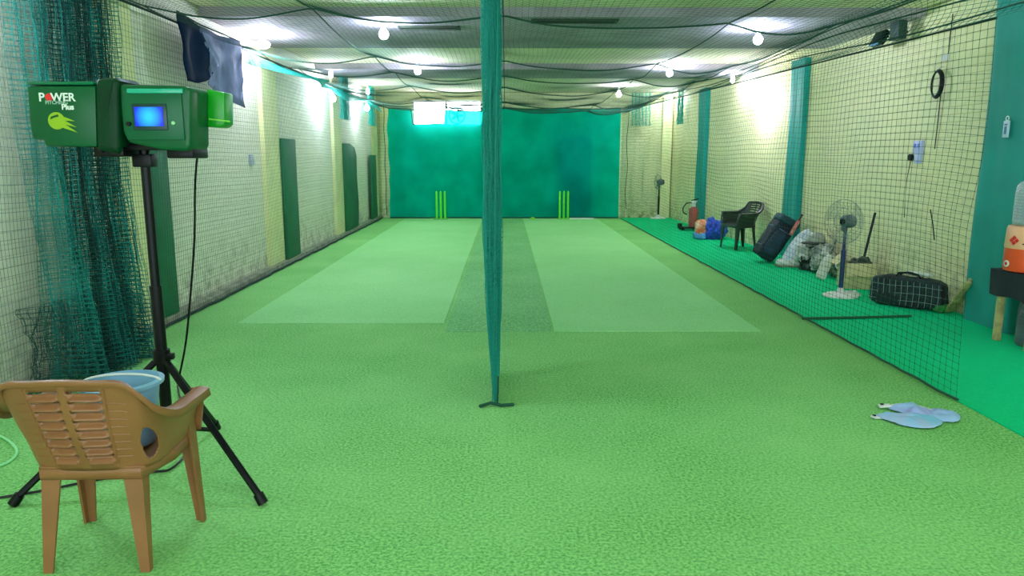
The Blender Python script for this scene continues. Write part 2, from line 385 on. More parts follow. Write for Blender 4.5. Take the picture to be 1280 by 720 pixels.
# left side net
def side_net(y0, y1, x, ztop, du, dv, seed, amp=.03):
    nu = int((y1-y0)/du); nv = int(ztop/dv)
    U, W = np.meshgrid(np.linspace(y0, y1, nu+1), np.linspace(0, 1, nv+1), indexing='ij')
    n1 = snoise(U, W*2, .9, seed); n2 = snoise(U, W*2.4, 1.7, seed+5)
    X = x+amp*n1*1.5; Y = U+.035*n2; Z = .02+W*(ztop-.02)-.05*np.sin(PI*W)*(.5+.9*n1)
    return np.stack([X, Y, Z], -1)
ln = thing('side_net', 'dark mesh side net hanging flat along the left brick wall', 'net', (-3.2, 12, 0))
ln_l = Vector(ln.location)
P = side_net(6.0, 19.2, -3.2, 2.88, .05, .047, 1, .015); P[..., 0] = np.minimum(P[..., 0], -3.19)-0.0
P[..., 2] += (P[..., 1] < 11)[...]*0
net_obj('netting', P-np.array(ln_l), .0012, m_net_side, ln)
obj('bottom_rope', M().tube([(p[0]-ln_l.x+.02*sn(p[1]*3, 0), p[1]-ln_l.y, .02) for p in P[:, 0]], .014, 6), m_rope, ln)
obj('top_rope', M().tube([(p[0]-ln_l.x, p[1]-ln_l.y, p[2]) for p in P[:, -1]], .012, 6), m_rope, ln)
# near-left net continuing towards the camera
P = side_net(3.6, 5.1, -3.19, 2.9, .032, .06, 3, .03)
tag(net_obj('side_net', P, .0016, mat('grey green twine', '#5B7568', .9)), 'fine net with close vertical threads at the extreme left, beside the gathered teal net', 'net')
# gathered net bundle
def folded(x0, y0, x1, y1, n_threads, amp, freq, ztop, dv, seed, botamp=None, botshift=(0, 0), lean=0):
    nv = int(ztop/dv); P = np.zeros((n_threads+1, nv+1, 3))
    for j in range(nv+1):
        w = j/nv
        for i in range(n_threads+1):
            u = i/n_threads; f = math.sin(u*freq+1.2*sn(u*6, w*2.5, seed))+.5*math.sin(u*freq*2.3+w*3)
            A = lerp(botamp if botamp is not None else amp, amp, min(1, w*2.2))
            dx, dy = x1-x0, y1-y0; L = math.hypot(dx, dy); nx, ny = -dy/L, dx/L
            along = u+.05*math.sin(u*freq*1.37+2*w)+.02*sn(u*30, w*8, seed+3)
            s = (1-min(1, w*2.2))
            P[i, j] = (x0+dx*along+nx*A*f+botshift[0]*s+.02*sn(u*14, w*9, seed+1), y0+dy*along+ny*A*f+botshift[1]*s, .012+w*ztop+.03*sn(u*20, w*6, seed+2)*(w > 0))
    return P
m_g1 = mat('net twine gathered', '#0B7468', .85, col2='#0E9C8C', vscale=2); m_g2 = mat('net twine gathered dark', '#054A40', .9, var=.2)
gn = thing('gathered_net', 'thick gathered bundle of teal netting hanging from ceiling to floor at the left', 'net', (-3.0, 5.5, 0)); gl = np.array(gn.location)
net_obj('netting', folded(-3.13, 4.98, -3.08, 6.1, 125, .06, 60, 3.0, .034, 11, .12, (.1, -.05))-gl, .0022, m_g1, gn)
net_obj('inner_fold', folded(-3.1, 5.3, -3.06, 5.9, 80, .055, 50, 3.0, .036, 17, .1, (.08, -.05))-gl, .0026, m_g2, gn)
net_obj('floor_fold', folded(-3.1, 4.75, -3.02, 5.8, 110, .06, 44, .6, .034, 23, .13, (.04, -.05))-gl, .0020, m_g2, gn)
# dividing net
dn = thing('dividing_net', 'teal dividing net hanging down the middle between the two lanes, seen edge on', 'net', (-.08, 12, 0)); dl = np.array(dn.location)
nu, nv = 270, 56
P = np.zeros((nu+1, nv+1, 3))
for i in range(nu+1):
    y = lerp(4.62, 19.2, i/nu)
    for j in range(nv+1):
        w = j/nv
        P[i, j] = (lerp(-.075, -.33, i/nu)+.022*math.sin(y*5.3+w*2)+.03*sn(y*.7, w*2, 4)*(.3+w), y, .02+w*2.72)
m_net_div = mat('net twine divider', '#0C9080', .85)
net_obj('netting', P-dl, .0022, m_net_div, dn)
E1 = folded(-.125, 4.6, -.04, 4.85, 72, .014, 60, 3.1, .034, 31, .015, (.0, 0))
s = np.clip(1-E1[..., 2]/1.1, 0, 1)**1.5; E1[..., 0] = E1[..., 0]*(1-s*.75)+(-.055)*s*.75-.0
E2 = folded(-.125, 4.78, -.045, 5.3, 76, .016, 70, 3.1, .034, 37, .02)
s = np.clip(1-E2[..., 2]/1.1, 0, 1)**1.5; E2[..., 0] = E2[..., 0]*(1-s*.7)+(-.06)*s*.7
net_obj('gathered_edge', E1-dl, .0026, m_net_div, dn); net_obj('gathered_edge', E2-dl, .0026, m_net_div, dn)
obj('bottom_tassel', M().tube([(-.17-dl[0], 4.56-12, .012), (-.1-dl[0], 4.6-12, .02), (-.03-dl[0], 4.57-12, .015), (.05-dl[0], 4.6-12, .01)], .012, 6).tube([(-.055-dl[0], 4.6-12, .02), (-.05-dl[0], 4.6-12, .2)], .006, 6), m_net_dark, dn)
# right side net
rn = thing('side_net', 'dark square mesh net hanging on the right between the lanes and the emerald carpet', 'net', (2.97, 11, 0)); rl = np.array(rn.location)
nu, nv = 205, 48; P = np.zeros((nu+1, nv+1, 3))
for i in range(nu+1):
    y = lerp(4.66, 19.2, i/nu)
    top = lerp(2.42, 2.66, min(1, (y-4.6)/12))
    for j in range(nv+1):
        w = j/nv; a = sn(y*.8, w*2.2, 41); b = sn(y*1.6, w*3, 47)
        P[i, j] = (2.97+.05*a*math.sin(PI*w)*1.5, y+.05*b+.05*math.sin(PI*w)*(1 if i < 3 else .5), .02+w*(top-.02)-.07*math.sin(PI*w)*(.4+abs(a)+.3*math.sin(y*2)))
net_obj('netting', P-rl, .0014, m_net_r, rn, knots=.0046)
obj('bottom_rope', M().tube([(p[0]-rl[0]+.02*sn(p[1]*4, 1), p[1]-rl[1], .018) for p in P[:, 0]], .009, 6), m_ropeg, rn)
obj('top_rope', M().tube([(p[0]-rl[0], p[1]-rl[1], p[2]) for p in P[:, -1]], .007, 6), m_rope, rn)
# slack roll of net above it
Q1 = np.zeros((201, 15, 3))
for i in range(201):
    y = lerp(4.0, 19.2, i/200)
    lo = lerp(2.42, 2.66, min(1, (y-4.6)/12))
    for j in range(15):
        w = j/14
        Q1[i, j] = (2.93+.12*math.sin(w*PI)+.04*sn(y*1.2, w*2, 8)-.05*w, y, lerp(lo, 2.76, w)-.05*math.sin(y*1.9+w)*math.sin(PI*w))
net_obj('slack_fold', Q1-rl, .002, mat('net twine mid teal', '#176B58', .9), rn)
m = M()
for c, ph in ((.25, 0), (.55, 1.3), (.8, 2.2)):
    m.tube([(2.98-rl[0]+.05*sn(y*.6, c), y-rl[1], lerp(lerp(2.42, 2.66, min(1, (y-4.6)/12)), 2.76, c)+.04*math.sin(y*.9+ph)) for y in np.linspace(4.2, 19.1, 80)], .006, 5)
obj('lacing_cord', m, m_net_dark, rn)
# ceiling net
cn = thing('overhead_net', 'sagging dark green net stretched under the whole ceiling', 'net', (0, 12, 2.8)); cl = np.array(cn.location)
seams = [3.6, 6.9, 10.1, 11.9, 13.9, 17.2, 19.25]
def czz(x, y):
    base = lerp(2.92, 2.76, (x+3.2)/6.15) if x > -3.2 else 2.92
    if y > 12: base -= .05*min(1, (y-12)/5)
    i = max(k for k in range(len(seams)) if seams[k] <= y+1e-6) if y < seams[-1] else len(seams)-2
    i = min(i, len(seams)-2); u = (y-seams[i])/(seams[i+1]-seams[i])
    xs = [-3.2, -1.72, -.02, 2.0, 2.97]; k = min(3, max(q for q in range(4) if xs[q] <= x+1e-6) if x > -3.2 else 0)
    v = (x-xs[k])/(xs[k+1]-xs[k]); v = min(max(v, 0), 1)
    scal = math.sin(PI*v)
    return base-.10*scal*(.75+.25*math.cos(2*PI*u))-.05*math.sin(PI*u)+.03*sn(x*1.3, y*.9, 61)
NX, NY = 118, 300; P = np.zeros((NX+1, NY+1, 3))
for i in range(NX+1):
    x = lerp(-3.2, 2.96, i/NX)
    for j in range(NY+1):
        y = lerp(3.6, 19.24, j/NY)
        P[i, j] = (x+.06*sn(y*.6, x*.8, 71), y+.06*sn(x*1.1, y*.5, 77), czz(x, y))
net_obj('netting', P-cl, .0014, m_net_ceil, cn)
for y in seams[1:]:
    obj('cross_rope', M().tube([(x, y-12, czz(x, y)-2.8+.0) for x in np.linspace(-3.2, 2.96, 70)], .0075, 6), m_ropeg, cn)
for x in (-3.2, -1.72, -.02, 2.0, 2.95):
    obj('long_rope', M().tube([(x, y-12, czz(x, y)-2.8) for y in np.linspace(3.6, 19.24, 120)], .0065, 6), m_ropeg, cn)
# loose teal gather on the left under the ceiling net
G = np.zeros((120, 10, 3))
for i in range(120):
    t = i/119; y = lerp(9.3, 18.6, t)
    for j in range(10):
        w = j/9; G[i, j] = (-3.14+.5*w*math.sin(PI*min(1, t*2.5)) if t < .4 else -3.14+.12*w, y, 2.86-.12*w-.06*math.sin(t*14)*w-.03)
tag(net_obj('loose_net', G, .0045, m_net_teal), 'loose teal strip of netting along the top of the left side net', 'net')
for yy, lb in ((14.9, 'teal net scrap hanging high on the left wall between the two wall lamps'), (17.9, 'teal net scrap hanging high on the left wall near the back curtain')):
    G = folded(-3.15, yy-.35, -3.15, yy+.35, 40, .02, 30, .87, .03, 5); G[..., 2] += 2.3
    tag(net_obj('net_scrap', G, .004, m_net_teal), lb, 'net', 'teal net scraps high on the walls')
for (x0, y0, x1, y1), lb in (((3.2, 19.3, 3.7, 19.3), 'teal net scrap hanging in the top of the far right wall beside the curtain'), ((4.2, 17.9, 4.2, 18.5), 'teal net scrap high on the right wall near the far corner')):
    G = folded(x0, y0, x1, y1, 36, .02, 26, .82, .03, 6); G[..., 2] += 2.35
    tag(net_obj('net_scrap', G, .004, m_net_teal), lb, 'net', 'teal net scraps high on the walls')
# ------------------------------------------------------------------ lamps
BULB = 230
m_bulb = mat('lit bulb', '#FFFFFF', .3, emit=BULB, ecol='#D6E2FF')
m_bulb_hot = mat('lit bulb strong', '#FFFFFF', .3, emit=BULB*1.1, ecol='#E6E6FF')
def bulb(loc, lb, hot=False, ceiling=True, r=.055, wall=0):
    b = thing('light_bulb', lb, 'light bulb', loc, 0, 'lit bulbs')
    prof = [(.016, .07), (.02, .055), (.034, .03), (r*.9, .012), (r, -.012), (r*.85, -.04), (r*.5, -.06), (.004, -.066)]
    obj('globe', M().lathe(prof, seg=20), m_bulb_hot if hot else m_bulb, b, 180)
    if ceiling:
        top = 3.2-loc[2]-.001
        if any(a < loc[1] < c for a, c in ((8.53, 10.95), (13.54, 15.1), (4.2, 6.1), (-.5, 1.2))): top -= .09
        obj('holder', M().cyl((0, 0, .05), (0, 0, max(.075, top)), .019).cyl((0, 0, max(.07, top-.02)), (0, 0, max(.08, top)), .045), m_white, b)
    else:
        obj('holder', M().cyl((0, 0, .05), (0, 0, .1), .02).tube([(0, 0, .1), (0, 0, .13), (wall*.5, 0, .15), (wall, 0, .13)], .012).cyl((wall*.93, 0, .13), (wall, 0, .13), .04), m_white, b)
    return b
A = [((-1.4, 8.9, 2.99), 'lit bulb on the ceiling over the left lane, nearest of the two there', 0), ((-1.5, 13.1, 3.04), 'small lit bulb on the ceiling over the left lane, farther one', 0),
     ((3.02, 9.2, 2.98), 'bright bluish lit bulb on the ceiling at right, nearest of the row', 0), ((2.88, 13.4, 3.04), 'lit bulb on the ceiling at right, second in the row from the camera', 0),
     ((2.62, 17.6, 3.02), 'lit bulb on the ceiling at right, farthest in the row', 0),
     ((-1.4, 4.6, 3.0), 'unseen lit bulb continuing the ceiling row above the ball machine, added for fill', 0), ((3.02, 4.6, 3.0), 'unseen lit bulb continuing the ceiling row at right, added for fill', 0),
     ((1.0, .2, 3.0), 'unseen fill bulb added on the ceiling behind the camera', 0)]  # last three bulbs are out of view, added to fill the near end
for loc, lb, h in A: bulb(loc, lb, h)
bulb((-3.0, 4.1, 2.55), 'wall lamp on the left wall just outside the picture, lighting the gathered net', False, False, .045, -.36)
bulb((-3.06, 9.75, 3.0), 'very bright lamp glowing white in the upper left corner beside the banner cloth', True, True, .085)
bulb((-3.12, 13.7, 3.04), 'small lit bulb at the top of the left wall above the nearer wall lamp', False, True, .035)
bulb((-3.12, 17.3, 3.04), 'small lit bulb at the top of the left wall above the farther wall lamp', False, True, .035)
bulb((-3.08, 13.6, 2.62), 'nearer of two wall lamps on the left wall throwing a white glow', False, False, .05, -.28)
bulb((-3.08, 16.9, 2.66), 'farther of two wall lamps on the left wall throwing a white glow', False, False, .05, -.28)
bulb((4.2, 14.1, 3.0), 'lit bulb in the top corner of the right wall above the glowing wall lamp', False, True, .04)
bulb((4.12, 18.9, 3.04), 'lit bulb at the top of the right wall near the far corner', False, True, .035)
bulb((4.27, 13.0, 2.5), 'wall lamp on the right wall throwing a big white glow above the dark chair', True, False, .05, .235)
# ceiling slots
for x, y, w, lb in ((.78, 8.75, .95, 'long dark slot vent in the ceiling beam right of the dividing net'), (-.9, 9.2, .7, 'dark slot vent in the ceiling beam left of the dividing net')):
    t = thing('ceiling_vent', lb, 'vent', (x, y, 3.105))
    obj('vent_frame', M().box((0, -.085, -.006), (w, .03, .02)).box((0, .085, -.006), (w, .03, .02)).box((-w/2, 0, -.006), (.03, .2, .02)).box((w/2, 0, -.006), (.03, .2, .02)), mat('vent frame', '#3C4A38', .8, var=.1), t)
    obj('vent_opening', M().box((0, 0, .0), (w-.03, .15, .008)), mat('vent dark', '#12180F', .9, var=.1), t)
# ------------------------------------------------------------------ plastic chair
def spl(pts, t):
    n = len(pts)-1; q = min(max(t, 0), .99999)*n; i = int(q); f = q-i
    g = lambda k: np.array(pts[min(max(k, 0), n)], float)
    a, b, c, d = g(i-1), g(i), g(i+1), g(i+2)
    return .5*((2*b)+(-a+c)*f+(2*a-5*b+4*c-d)*f*f+(-a+3*b-3*c+d)*f**3)
def make_chair(lb, loc, rz, m_c, group=None):
    t = thing('plastic_armchair', lb, 'chair', loc, rz, group)
    rb = [(.235, .19), (.235, .05), (.225, -.1), (.19, -.165), (.1, -.185), (0, -.19)]
    rt = [(.292, .17, .625), (.290, .03, .625), (.280, -.12, .632), (.250, -.235, .70), (.212, -.29, .79), (.10, -.315, .805), (0, -.32, .81)]
    base = rb+[(-a, b) for a, b in rb[-2::-1]]; topc = rt+[(-a, b, c) for a, b, c in rt[-2::-1]]
    vs = [0, .05]; band = [-1, -1]; SL, GP = .064, .036      # (slat = tilted louvre, gap above it)
    z_ = .10
    for k in range(8):
        for q in range(4): vs.append(z_+SL*q/4); band.append(q)
        z_ += SL
        for q in range(2): vs.append(z_+GP*q/2); band.append(9)
        z_ += GP
    vs += [z_, .95, 1.0]; band += [-1, -1, -1]
    def surf(u, v):
        b = spl(base, u); tp = spl(topc, u); bulge = .02*math.sin(PI*v)
        x = lerp(b[0], tp[0], v); y = lerp(b[1], tp[1], v); z = lerp(.415, tp[2], v)
        if abs(u-.5) < .2: y -= bulge*(1-abs(u-.5)/.2)
        return Vector((x, y, z))
    NU = 168
    def skip(i, j):
        u = (i+.5)/NU; v = (vs[j]+vs[j+1])/2
        for s in (-1, 1):
            du = (u-.5)*s
            if .014 < du < .108 and band[j] == 9: return True
        uu = u if u < .5 else 1-u                       # oval hole in each side
        if ((uu-.245)/.045)**2+((v-.36)/.25)**2 < 1: return True
        return False
    def fn(i, j):
        p = surf(i/NU, vs[j])
        if .018 < abs(i/NU-.5) < .104:
            b_ = band[j]
            if 0 <= b_ < 4: p.y += -.016+.0085*b_
            elif b_ == 9 and band[j-1] == 3: p.y += .012
        return p
    m = M(); V = [[m.bm.verts.new(fn(i, j)) for j in range(len(vs))] for i in range(NU+1)]
    for i in range(NU):
        for j in range(len(vs)-1):
            if not skip(i, j): m.bm.faces.new((V[i][j], V[i+1][j], V[i+1][j+1], V[i][j+1]))
    obj('backrest', m, m_c, t, 60, solid=.007)
    # louvre ribs on the shell wings and frame beads
    for s in (-1, 1):
        uu = .5+s*.115
        m = M().tube([surf(uu, .08+.84*q/12)+Vector((0, -.004, 0)) for q in range(13)], .005, 6)
        for k in range(8):
            v = .16+.7*k/8
            m.tube([surf(.5+s*q, v)+Vector((0, -.004, 0)) for q in (.115, .145, .17)], .0028, 5)
        obj('back_rib', m, m_c, t)
    # rolled rim + flat armrests
    m = M()
    def rim(u, v):
        p = surf(u, 1); p0 = spl(topc, max(0, u-.01)); p1 = spl(topc, min(.9999, u+.01)); tx, ty = p1[0]-p0[0], p1[1]-p0[1]; L = math.hypot(tx, ty)+1e-9
        nx, ny = ty/L, -tx/L                             # points inward/outward
        c = Vector((0, -.05, 0)); 
        if (p.x*nx+(p.y+.02)*ny) < 0: nx, ny = -nx, -ny
        arm = max(0, 1-max(0, abs(u-.5)*2-.0)/1) ; aw = .5+.5*math.tanh((abs(u-.5)-.2)*22)
        W = lerp(.016, .058, aw); prof = [(-.35, -.03), (-.35, -.004), (-.2, .004), (.25, .006), (.72, 0), (.8, -.03)]
        q = prof[int(round(v*5))]
        return p+Vector((nx*q[0]*W, ny*q[0]*W, q[1]*(.6+.4*aw)))
    m.grid(rim, 90, 5); obj('armrest', m, m_c, t, 60, solid=.006)
    # front drop of the arms
    for s in (-1, 1):
        m = M(); m.grid(lambda u, v, s=s: (s*(.272+.055*(u-.3)*(1-v*.55)+(-.02*v)), .172+.03*math.sin(v*PI*.6)+.01*v, .625-v*.2), 5, 6)
        obj('arm_front', m, m_c, t, 60, solid=.008)
    # seat
    def seat(u, v):
        y = -.19+.41*v; w = lerp(.19, .238, min(1, v*1.3)); x = (u*2-1)*w
        z = .425-.018*math.sin(PI*u)*math.sin(PI*v)-.028*max(0, (v-.85)/.15)**2
        return (x, y, z)
    m = M().grid(seat, 20, 20); obj('seat', m, m_c, t, 180, solid=.008)
    m = M()
    path = [(-.19, -.185), (.19, -.185), (.24, .0), (.24, .215), (-.24, .215), (-.24, 0), (-.19, -.185)]
    m.grid(lambda u, v: (lerp(path[min(5, int(u*6))][0], path[min(5, int(u*6))+1][0], u*6-min(5, int(u*6))), lerp(path[min(5, int(u*6))][1], path[min(5, int(u*6))+1][1], u*6-min(5, int(u*6))), .425-.05*v), 24, 2)
    obj('seat_apron', m, m_c, t, 40, solid=.007)
    for sx, fy, ty, fx, tx, tz, w0, w1 in ((-1, -.215, -.175, .205, .19, .44, .036, .078), (1, -.215, -.175, .205, .19, .44, .036, .078), (-1, .215, .19, .262, .255, .50, .04, .08), (1, .215, .19, .262, .255, .50, .04, .08)):
        sy = -1 if fy < 0 else 1; m = M(); rows = []
        for q in range(9):
            f = q/8; w = lerp(w0, w1, f); x = sx*lerp(fx, tx, f); y = lerp(fy, ty, f)+(-sy*.0); z = f*tz; th = .011
            pts = [(x, y), (x-sx*w, y), (x-sx*w, y-sy*th), (x-sx*th, y-sy*th), (x-sx*th, y-sy*w*.8), (x, y-sy*w*.8)]
            rows.append([m.bm.verts.new((a, b, z)) for a, b in pts])
        for a, b in zip(rows, rows[1:]):
            for q in range(6): m.bm.faces.new((a[q], a[(q+1) % 6], b[(q+1) % 6], b[q]))
        m.bm.faces.new(rows[0]); m.bm.faces.new(rows[-1]); bmesh.ops.recalc_face_normals(m.bm, faces=m.bm.faces)
        obj('leg', m, m_c, t, 30)
    return t
make_chair('brown moulded plastic armchair with slatted back, in front of the ball machine', (-1.6, 2.87, 0), math.radians(1), m_brown)
make_chair('dark plastic armchair standing by the right wall next to the navy kit bag', (4.08, 12.85, .009), math.radians(104), m_dchair)
# bucket on the seat
bk = thing('plastic_bucket', 'pale blue translucent plastic bucket with red print on the brown chair seat', 'bucket', (-1.575, 2.93, .4275))
m_bk = mat('pale blue plastic', '#8FC4E8', .3, var=.1, alpha=.9)
obj('bucket_body', M().lathe([(.005, .0), (.105, .0), (.112, .01), (.128, .15), (.142, .262), (.138, .262), (.122, .15), (.104, .016), (.005, .016)], cap=False, seg=36), m_bk, bk)
obj('bucket_rim', M().lathe([(.14, .25), (.158, .252), (.160, .266), (.140, .270), (.14, .25)], cap=False, seg=36), m_bk, bk)
obj('handle', M().tube([(.158*math.cos(a), .10*math.sin(a)*.4-.0, .262+.02*math.sin(a)) for a in np.linspace(0.15, PI-.15, 20)], .005), m_white, bk)
text('red_print', 'NO', .035, m_red, bk, (.092, -.088, .17), (math.radians(94), 0, math.radians(46)), bold=.001)
obj('cloth_inside', M().blob((-.01, 0, .16), (.19, .19, .14), amp=.05, nscale=14, seed=4), mat('pale cloth', '#D8DCC8', .8, var=.2), bk)
# ------------------------------------------------------------------ ball machine
TX, TY = -1.70, 3.55
bmn = thing('ball_machine', 'green two wheel ball throwing machine with blue screen on a black tripod', 'ball machine', (TX, TY, 0))
def L(px, py, dy=0):
    p = at(px, py, y=TY+dy); return (p.x-TX, p.z)
fy = -.14
# left housing
lh = M().prism([L(*p, fy) for p in ((33, 107), (119, 107), (121, 184), (56, 183), (54, 175), (40, 174), (36, 150))], .2, Matrix.Translation((0, fy, 0)), bev=.012)
lho = obj('wheel_housing', lh, m_green, bmn, 30)
p0, p1 = L(32, 103, fy), L(118, 106, fy)
obj('housing_lid', M().box(((p0[0]+p1[0])/2, fy+.095, p0[1]-.003), (p1[0]-p0[0]-.005, .2, .016), bev=.008), mat('glossy lid green', '#05704A', .15, var=.05), lho)
a, b = L(118, 100, -.1), L(151, 193, -.1)
wc = ((a[0]+b[0])/2, (a[1]+b[1])/2)
obj('wheel', M().lathe([(.02, -.055), (.13, -.06), (.165, -.045), (.172, -.02), (.172, .02), (.165, .045), (.13, .06), (.02, .055)], (wc[0]-.005, .10, wc[1]), 40, Matrix.Rotation(PI/2, 4, 'Y')), mat('wheel dark', '#011A0E', .6, var=.2, spec=.15), bmn)
a, b = L(112, 100, fy), L(152, 193, fy)
obj('wheel_guard', M().prism([L(*p, fy) for p in ((119, 101), (124, 97), (145, 97), (150, 101), (149, 120), (150, 150), (151, 188), (147, 192), (125, 189), (121, 186))], .22, Matrix.Translation((0, fy-.012, 0)), bev=.025, seg=4), mat('dark green guard', '#013A1E', .5, var=.2, spec=.2), bmn)
a, b = L(113, 182, fy), L(152, 196, fy)
obj('foot_block', M().box(((a[0]+b[0])/2, fy+.12, (a[1]+b[1])/2), (b[0]-a[0], .2, a[1]-b[1]), bev=.008), m_black, bmn)
a, b = L(201, 184, fy), L(236, 198, fy)
obj('foot_block', M().box(((a[0]+b[0])/2, fy+.14, (a[1]+b[1])/2), (b[0]-a[0], .18, a[1]-b[1]), bev=.008), m_black, bmn)
# right housing with display
rh = obj('control_housing', M().prism([L(*p, fy) for p in ((149, 105), (232, 107), (238, 112), (238, 183), (233, 189), (200, 187), (160, 178), (153, 165), (150, 135))], .22, Matrix.Translation((0, fy, 0)), bev=.014, seg=3), m_green, bmn, 30)
def plate(name, x0, y0, x1, y1, depth, material, parent, dz=0, bev=.003, yy=fy):
    a, b = L(x0, y0, yy), L(x1, y1, yy)
    return obj(name, M().box(((a[0]+b[0])/2, yy-depth/2+.001, (a[1]+b[1])/2), (abs(b[0]-a[0]), depth, abs(a[1]-b[1])), bev=bev), material, parent, 30)
plate('raised_panel', 155, 113, 232, 175, .012, mat('machine green lighter', '#035F3A', .3, var=.1, spec=.3), rh)
plate('panel_highlight', 160, 111, 230, 117, .017, mat('glossy highlight green', '#1FAE8C', .12, var=.05), rh)  # brighter green strip paints the highlight along the panel's top edge
plate('screen_bezel', 166, 130, 212, 163, .018, mat('dark bezel', '#033A36', .3, var=.1), rh)
w = N('blue backlit screen'); w.b.inputs['Base Color'].default_value = (0, .02, .3, 1)
tc = w.n('ShaderNodeTexCoord'); mp = w.n('ShaderNodeMapping'); w.l(tc.outputs['Generated'], mp.inputs[0]); mp.inputs['Location'].default_value = (-.5, 0, -.5)
mp.inputs['Scale'].default_value = (1, 0, 1)
gr = w.n('ShaderNodeTexGradient'); gr.gradient_type = 'SPHERICAL'; mp.inputs['Scale'].default_value = (1.7, 0, 1.1); mp.inputs['Location'].default_value = (-.85, 0, -.55); w.l(mp.outputs[0], gr.inputs[0])
rp = w.n('ShaderNodeValToRGB'); rp.color_ramp.elements[0].color = lin('#0010E0'); rp.color_ramp.elements[1].color = lin('#20D0FF'); rp.color_ramp.elements[0].position = .15; rp.color_ramp.elements[1].position = .85
w.l(gr.outputs['Fac'], rp.inputs['Fac']); w.l(rp.outputs['Color'], w.b.inputs['Emission Color']); w.b.inputs['Emission Strength'].default_value = .5
plate('screen', 170, 134, 207, 158, .022, w.m, rh, bev=.001)
p = L(219, 154, fy); obj('button', M().cyl((p[0], fy, p[1]), (p[0], fy-.022, p[1]), .008), mat('pale button', '#9ED8A0', .4, var=.05), rh)
p = L(163, 155, fy); obj('button', M().cyl((p[0], fy, p[1]), (p[0], fy-.022, p[1]), .010), m_black, rh)
# bright green side box
gb = M().prism([L(*q, .1) for q in ((262, 112), (284, 116), (285, 155), (279, 160), (262, 159))], .12, Matrix.Translation((0, .06, 0)), bev=.008)
gbo = obj('ball_feeder', gb, m_green2, bmn, 30)
a, b = L(262, 149, .06), L(288, 152, .06)
obj('feeder_lip', M().tube([(a[0], .055, a[1]), ((a[0]+b[0])/2, .05, a[1]-.005), (b[0], .055, b[1])], .004), mat('lime edge', '#8CEB5A', .4, var=.05), gbo)
# writing
p = L(69.5, 121, fy)
yt = fy-.0022
def word(s, px, py, size, material, name, bold=.0012):
    q = L(px, py, fy); return text(name, s, size, material, lho, (q[0], yt, q[1]), (PI/2, 0, 0), bold=bold)
m_tw = mat('white print', '#E8F2EC', .5, var=.03)
word('P', 52.3, 122, .052, m_tw, 'white_letter'); word('WER', 79, 122, .050, m_tw, 'white_letter')
q = L(61.5, 121.5, fy); obj('red_disc', M().cyl((q[0], fy+.001, q[1]), (q[0], yt-.0006, q[1]), .0165, seg=24), m_red, lho)
word('PITCHING', 71, 128.3, .022, mat('grey print', '#9FC8B2', .5, var=.03), 'small_writing', .0004); word('Plus', 85, 134, .034, m_tw, 'white_writing')
q = L(71, 151, fy)
obj('ball_emblem', M().cyl((q[0], fy+.001, q[1]), (q[0], yt, q[1]), .038, seg=32), m_lime, lho)
m = M()
for k, (ax, az, bx, bz) in enumerate(((.022, .012, .082, -.002), (.026, -.004, .086, -.028), (.024, -.02, .09, -.052))):
    dx, dz = bx-ax, bz-az; Lh = math.hypot(dx, dz); nx, nz = -dz/Lh*.010, dx/Lh*.010
    m.prism([(q[0]+ax+nx, q[1]+az+nz), (q[0]+bx, q[1]+bz), (q[0]+ax-nx, q[1]+az-nz)], .002, Matrix.Translation((0, fy-.0018, 0)))
obj('emblem_tail', m, m_lime, lho)
m = M().prism([(q[0]-.026, q[1]+.006), (q[0]-.022, q[1]+.018), (q[0]+.008, q[1]+.028), (q[0]+.012, q[1]+.018), (q[0]-.008, q[1]+.014)], .002, Matrix.Translation((0, yt-.0018, 0)))
obj('emblem_mark', m, m_green, lho)
# tripod
pt = L(178, 190)
ztop = pt[1]
obj('pole', M().cyl((0, 0, .95), (0, 0, ztop+.02), .022).cyl((0, 0, .12), (0, 0, .98), .028), m_blackm, bmn)
obj('mount_plate', M().box((.06, 0, ztop+.02), (.3, .16, .025), bev=.004).box((0, 0, ztop-.04), (.09, .07, .06), bev=.006), m_blackm, bmn)
obj('clamp', M().cyl((0, 0, .60), (0, 0, .66), .04).box((.045, -.01, .63), (.04, .03, .03), bev=.004), m_blackm, bmn)
obj('lower_collar', M().cyl((0, 0, .24), (0, 0, .28), .038), m_blackm, bmn)
feet = [(-1.13-TX, 3.22-TY), (-2.29-TX, 3.22-TY), (-1.72-TX, 4.2-TY)]
for fx_, fy_ in feet:
    d = Vector((fx_, fy_, 0)); a = d*.05+Vector((0, 0, .60)); b = d+Vector((0, 0, .02)); lg = obj('tripod_leg', M().tube([a, b], .017, 8), m_blackm, bmn)
    mid = a.lerp(b, .5); obj('brace', M().tube([Vector((0, 0, .26)), mid], .012, 6), m_blackm, lg)
    obj('rubber_foot', M().cyl(a.lerp(b, .95), b-Vector((0, 0, .012)), .024), m_black, lg)
pc = L(243, 190)
cord = [(pc[0], .05, pc[1]+.03)]
for px_, py_ in ((244, 230), (243, 300), (238, 370), (232, 430), (222, 480)):
    q = L(px_, py_, .08); cord.append((q[0], .08, q[1]))
fl = lambda px_, py_: at(px_, py_, z=.012)
q = fl(232, 520)
obj('power_cord', M().tube([Vector(spl(cord, i/40)) for i in range(41)], .0055, 6), m_black, bmn)
def floor_cable(pts, r, material, lb, dz=.0):
    P_ = [at(a, b, z=r+.003) for a, b in pts]
    return tag(obj('floor_cable', M().tube([Vector(spl([tuple(p) for p in P_], i/60)) for i in range(61)], r, 6), material, None), lb, 'cable')
floor_cable([(222, 482), (226, 500), (238, 530), (236, 560), (215, 585), (190, 590), (120, 600), (60, 612), (0, 622), (-60, 630)], .006, m_black, 'thin black cable winding over the turf behind the brown chair')
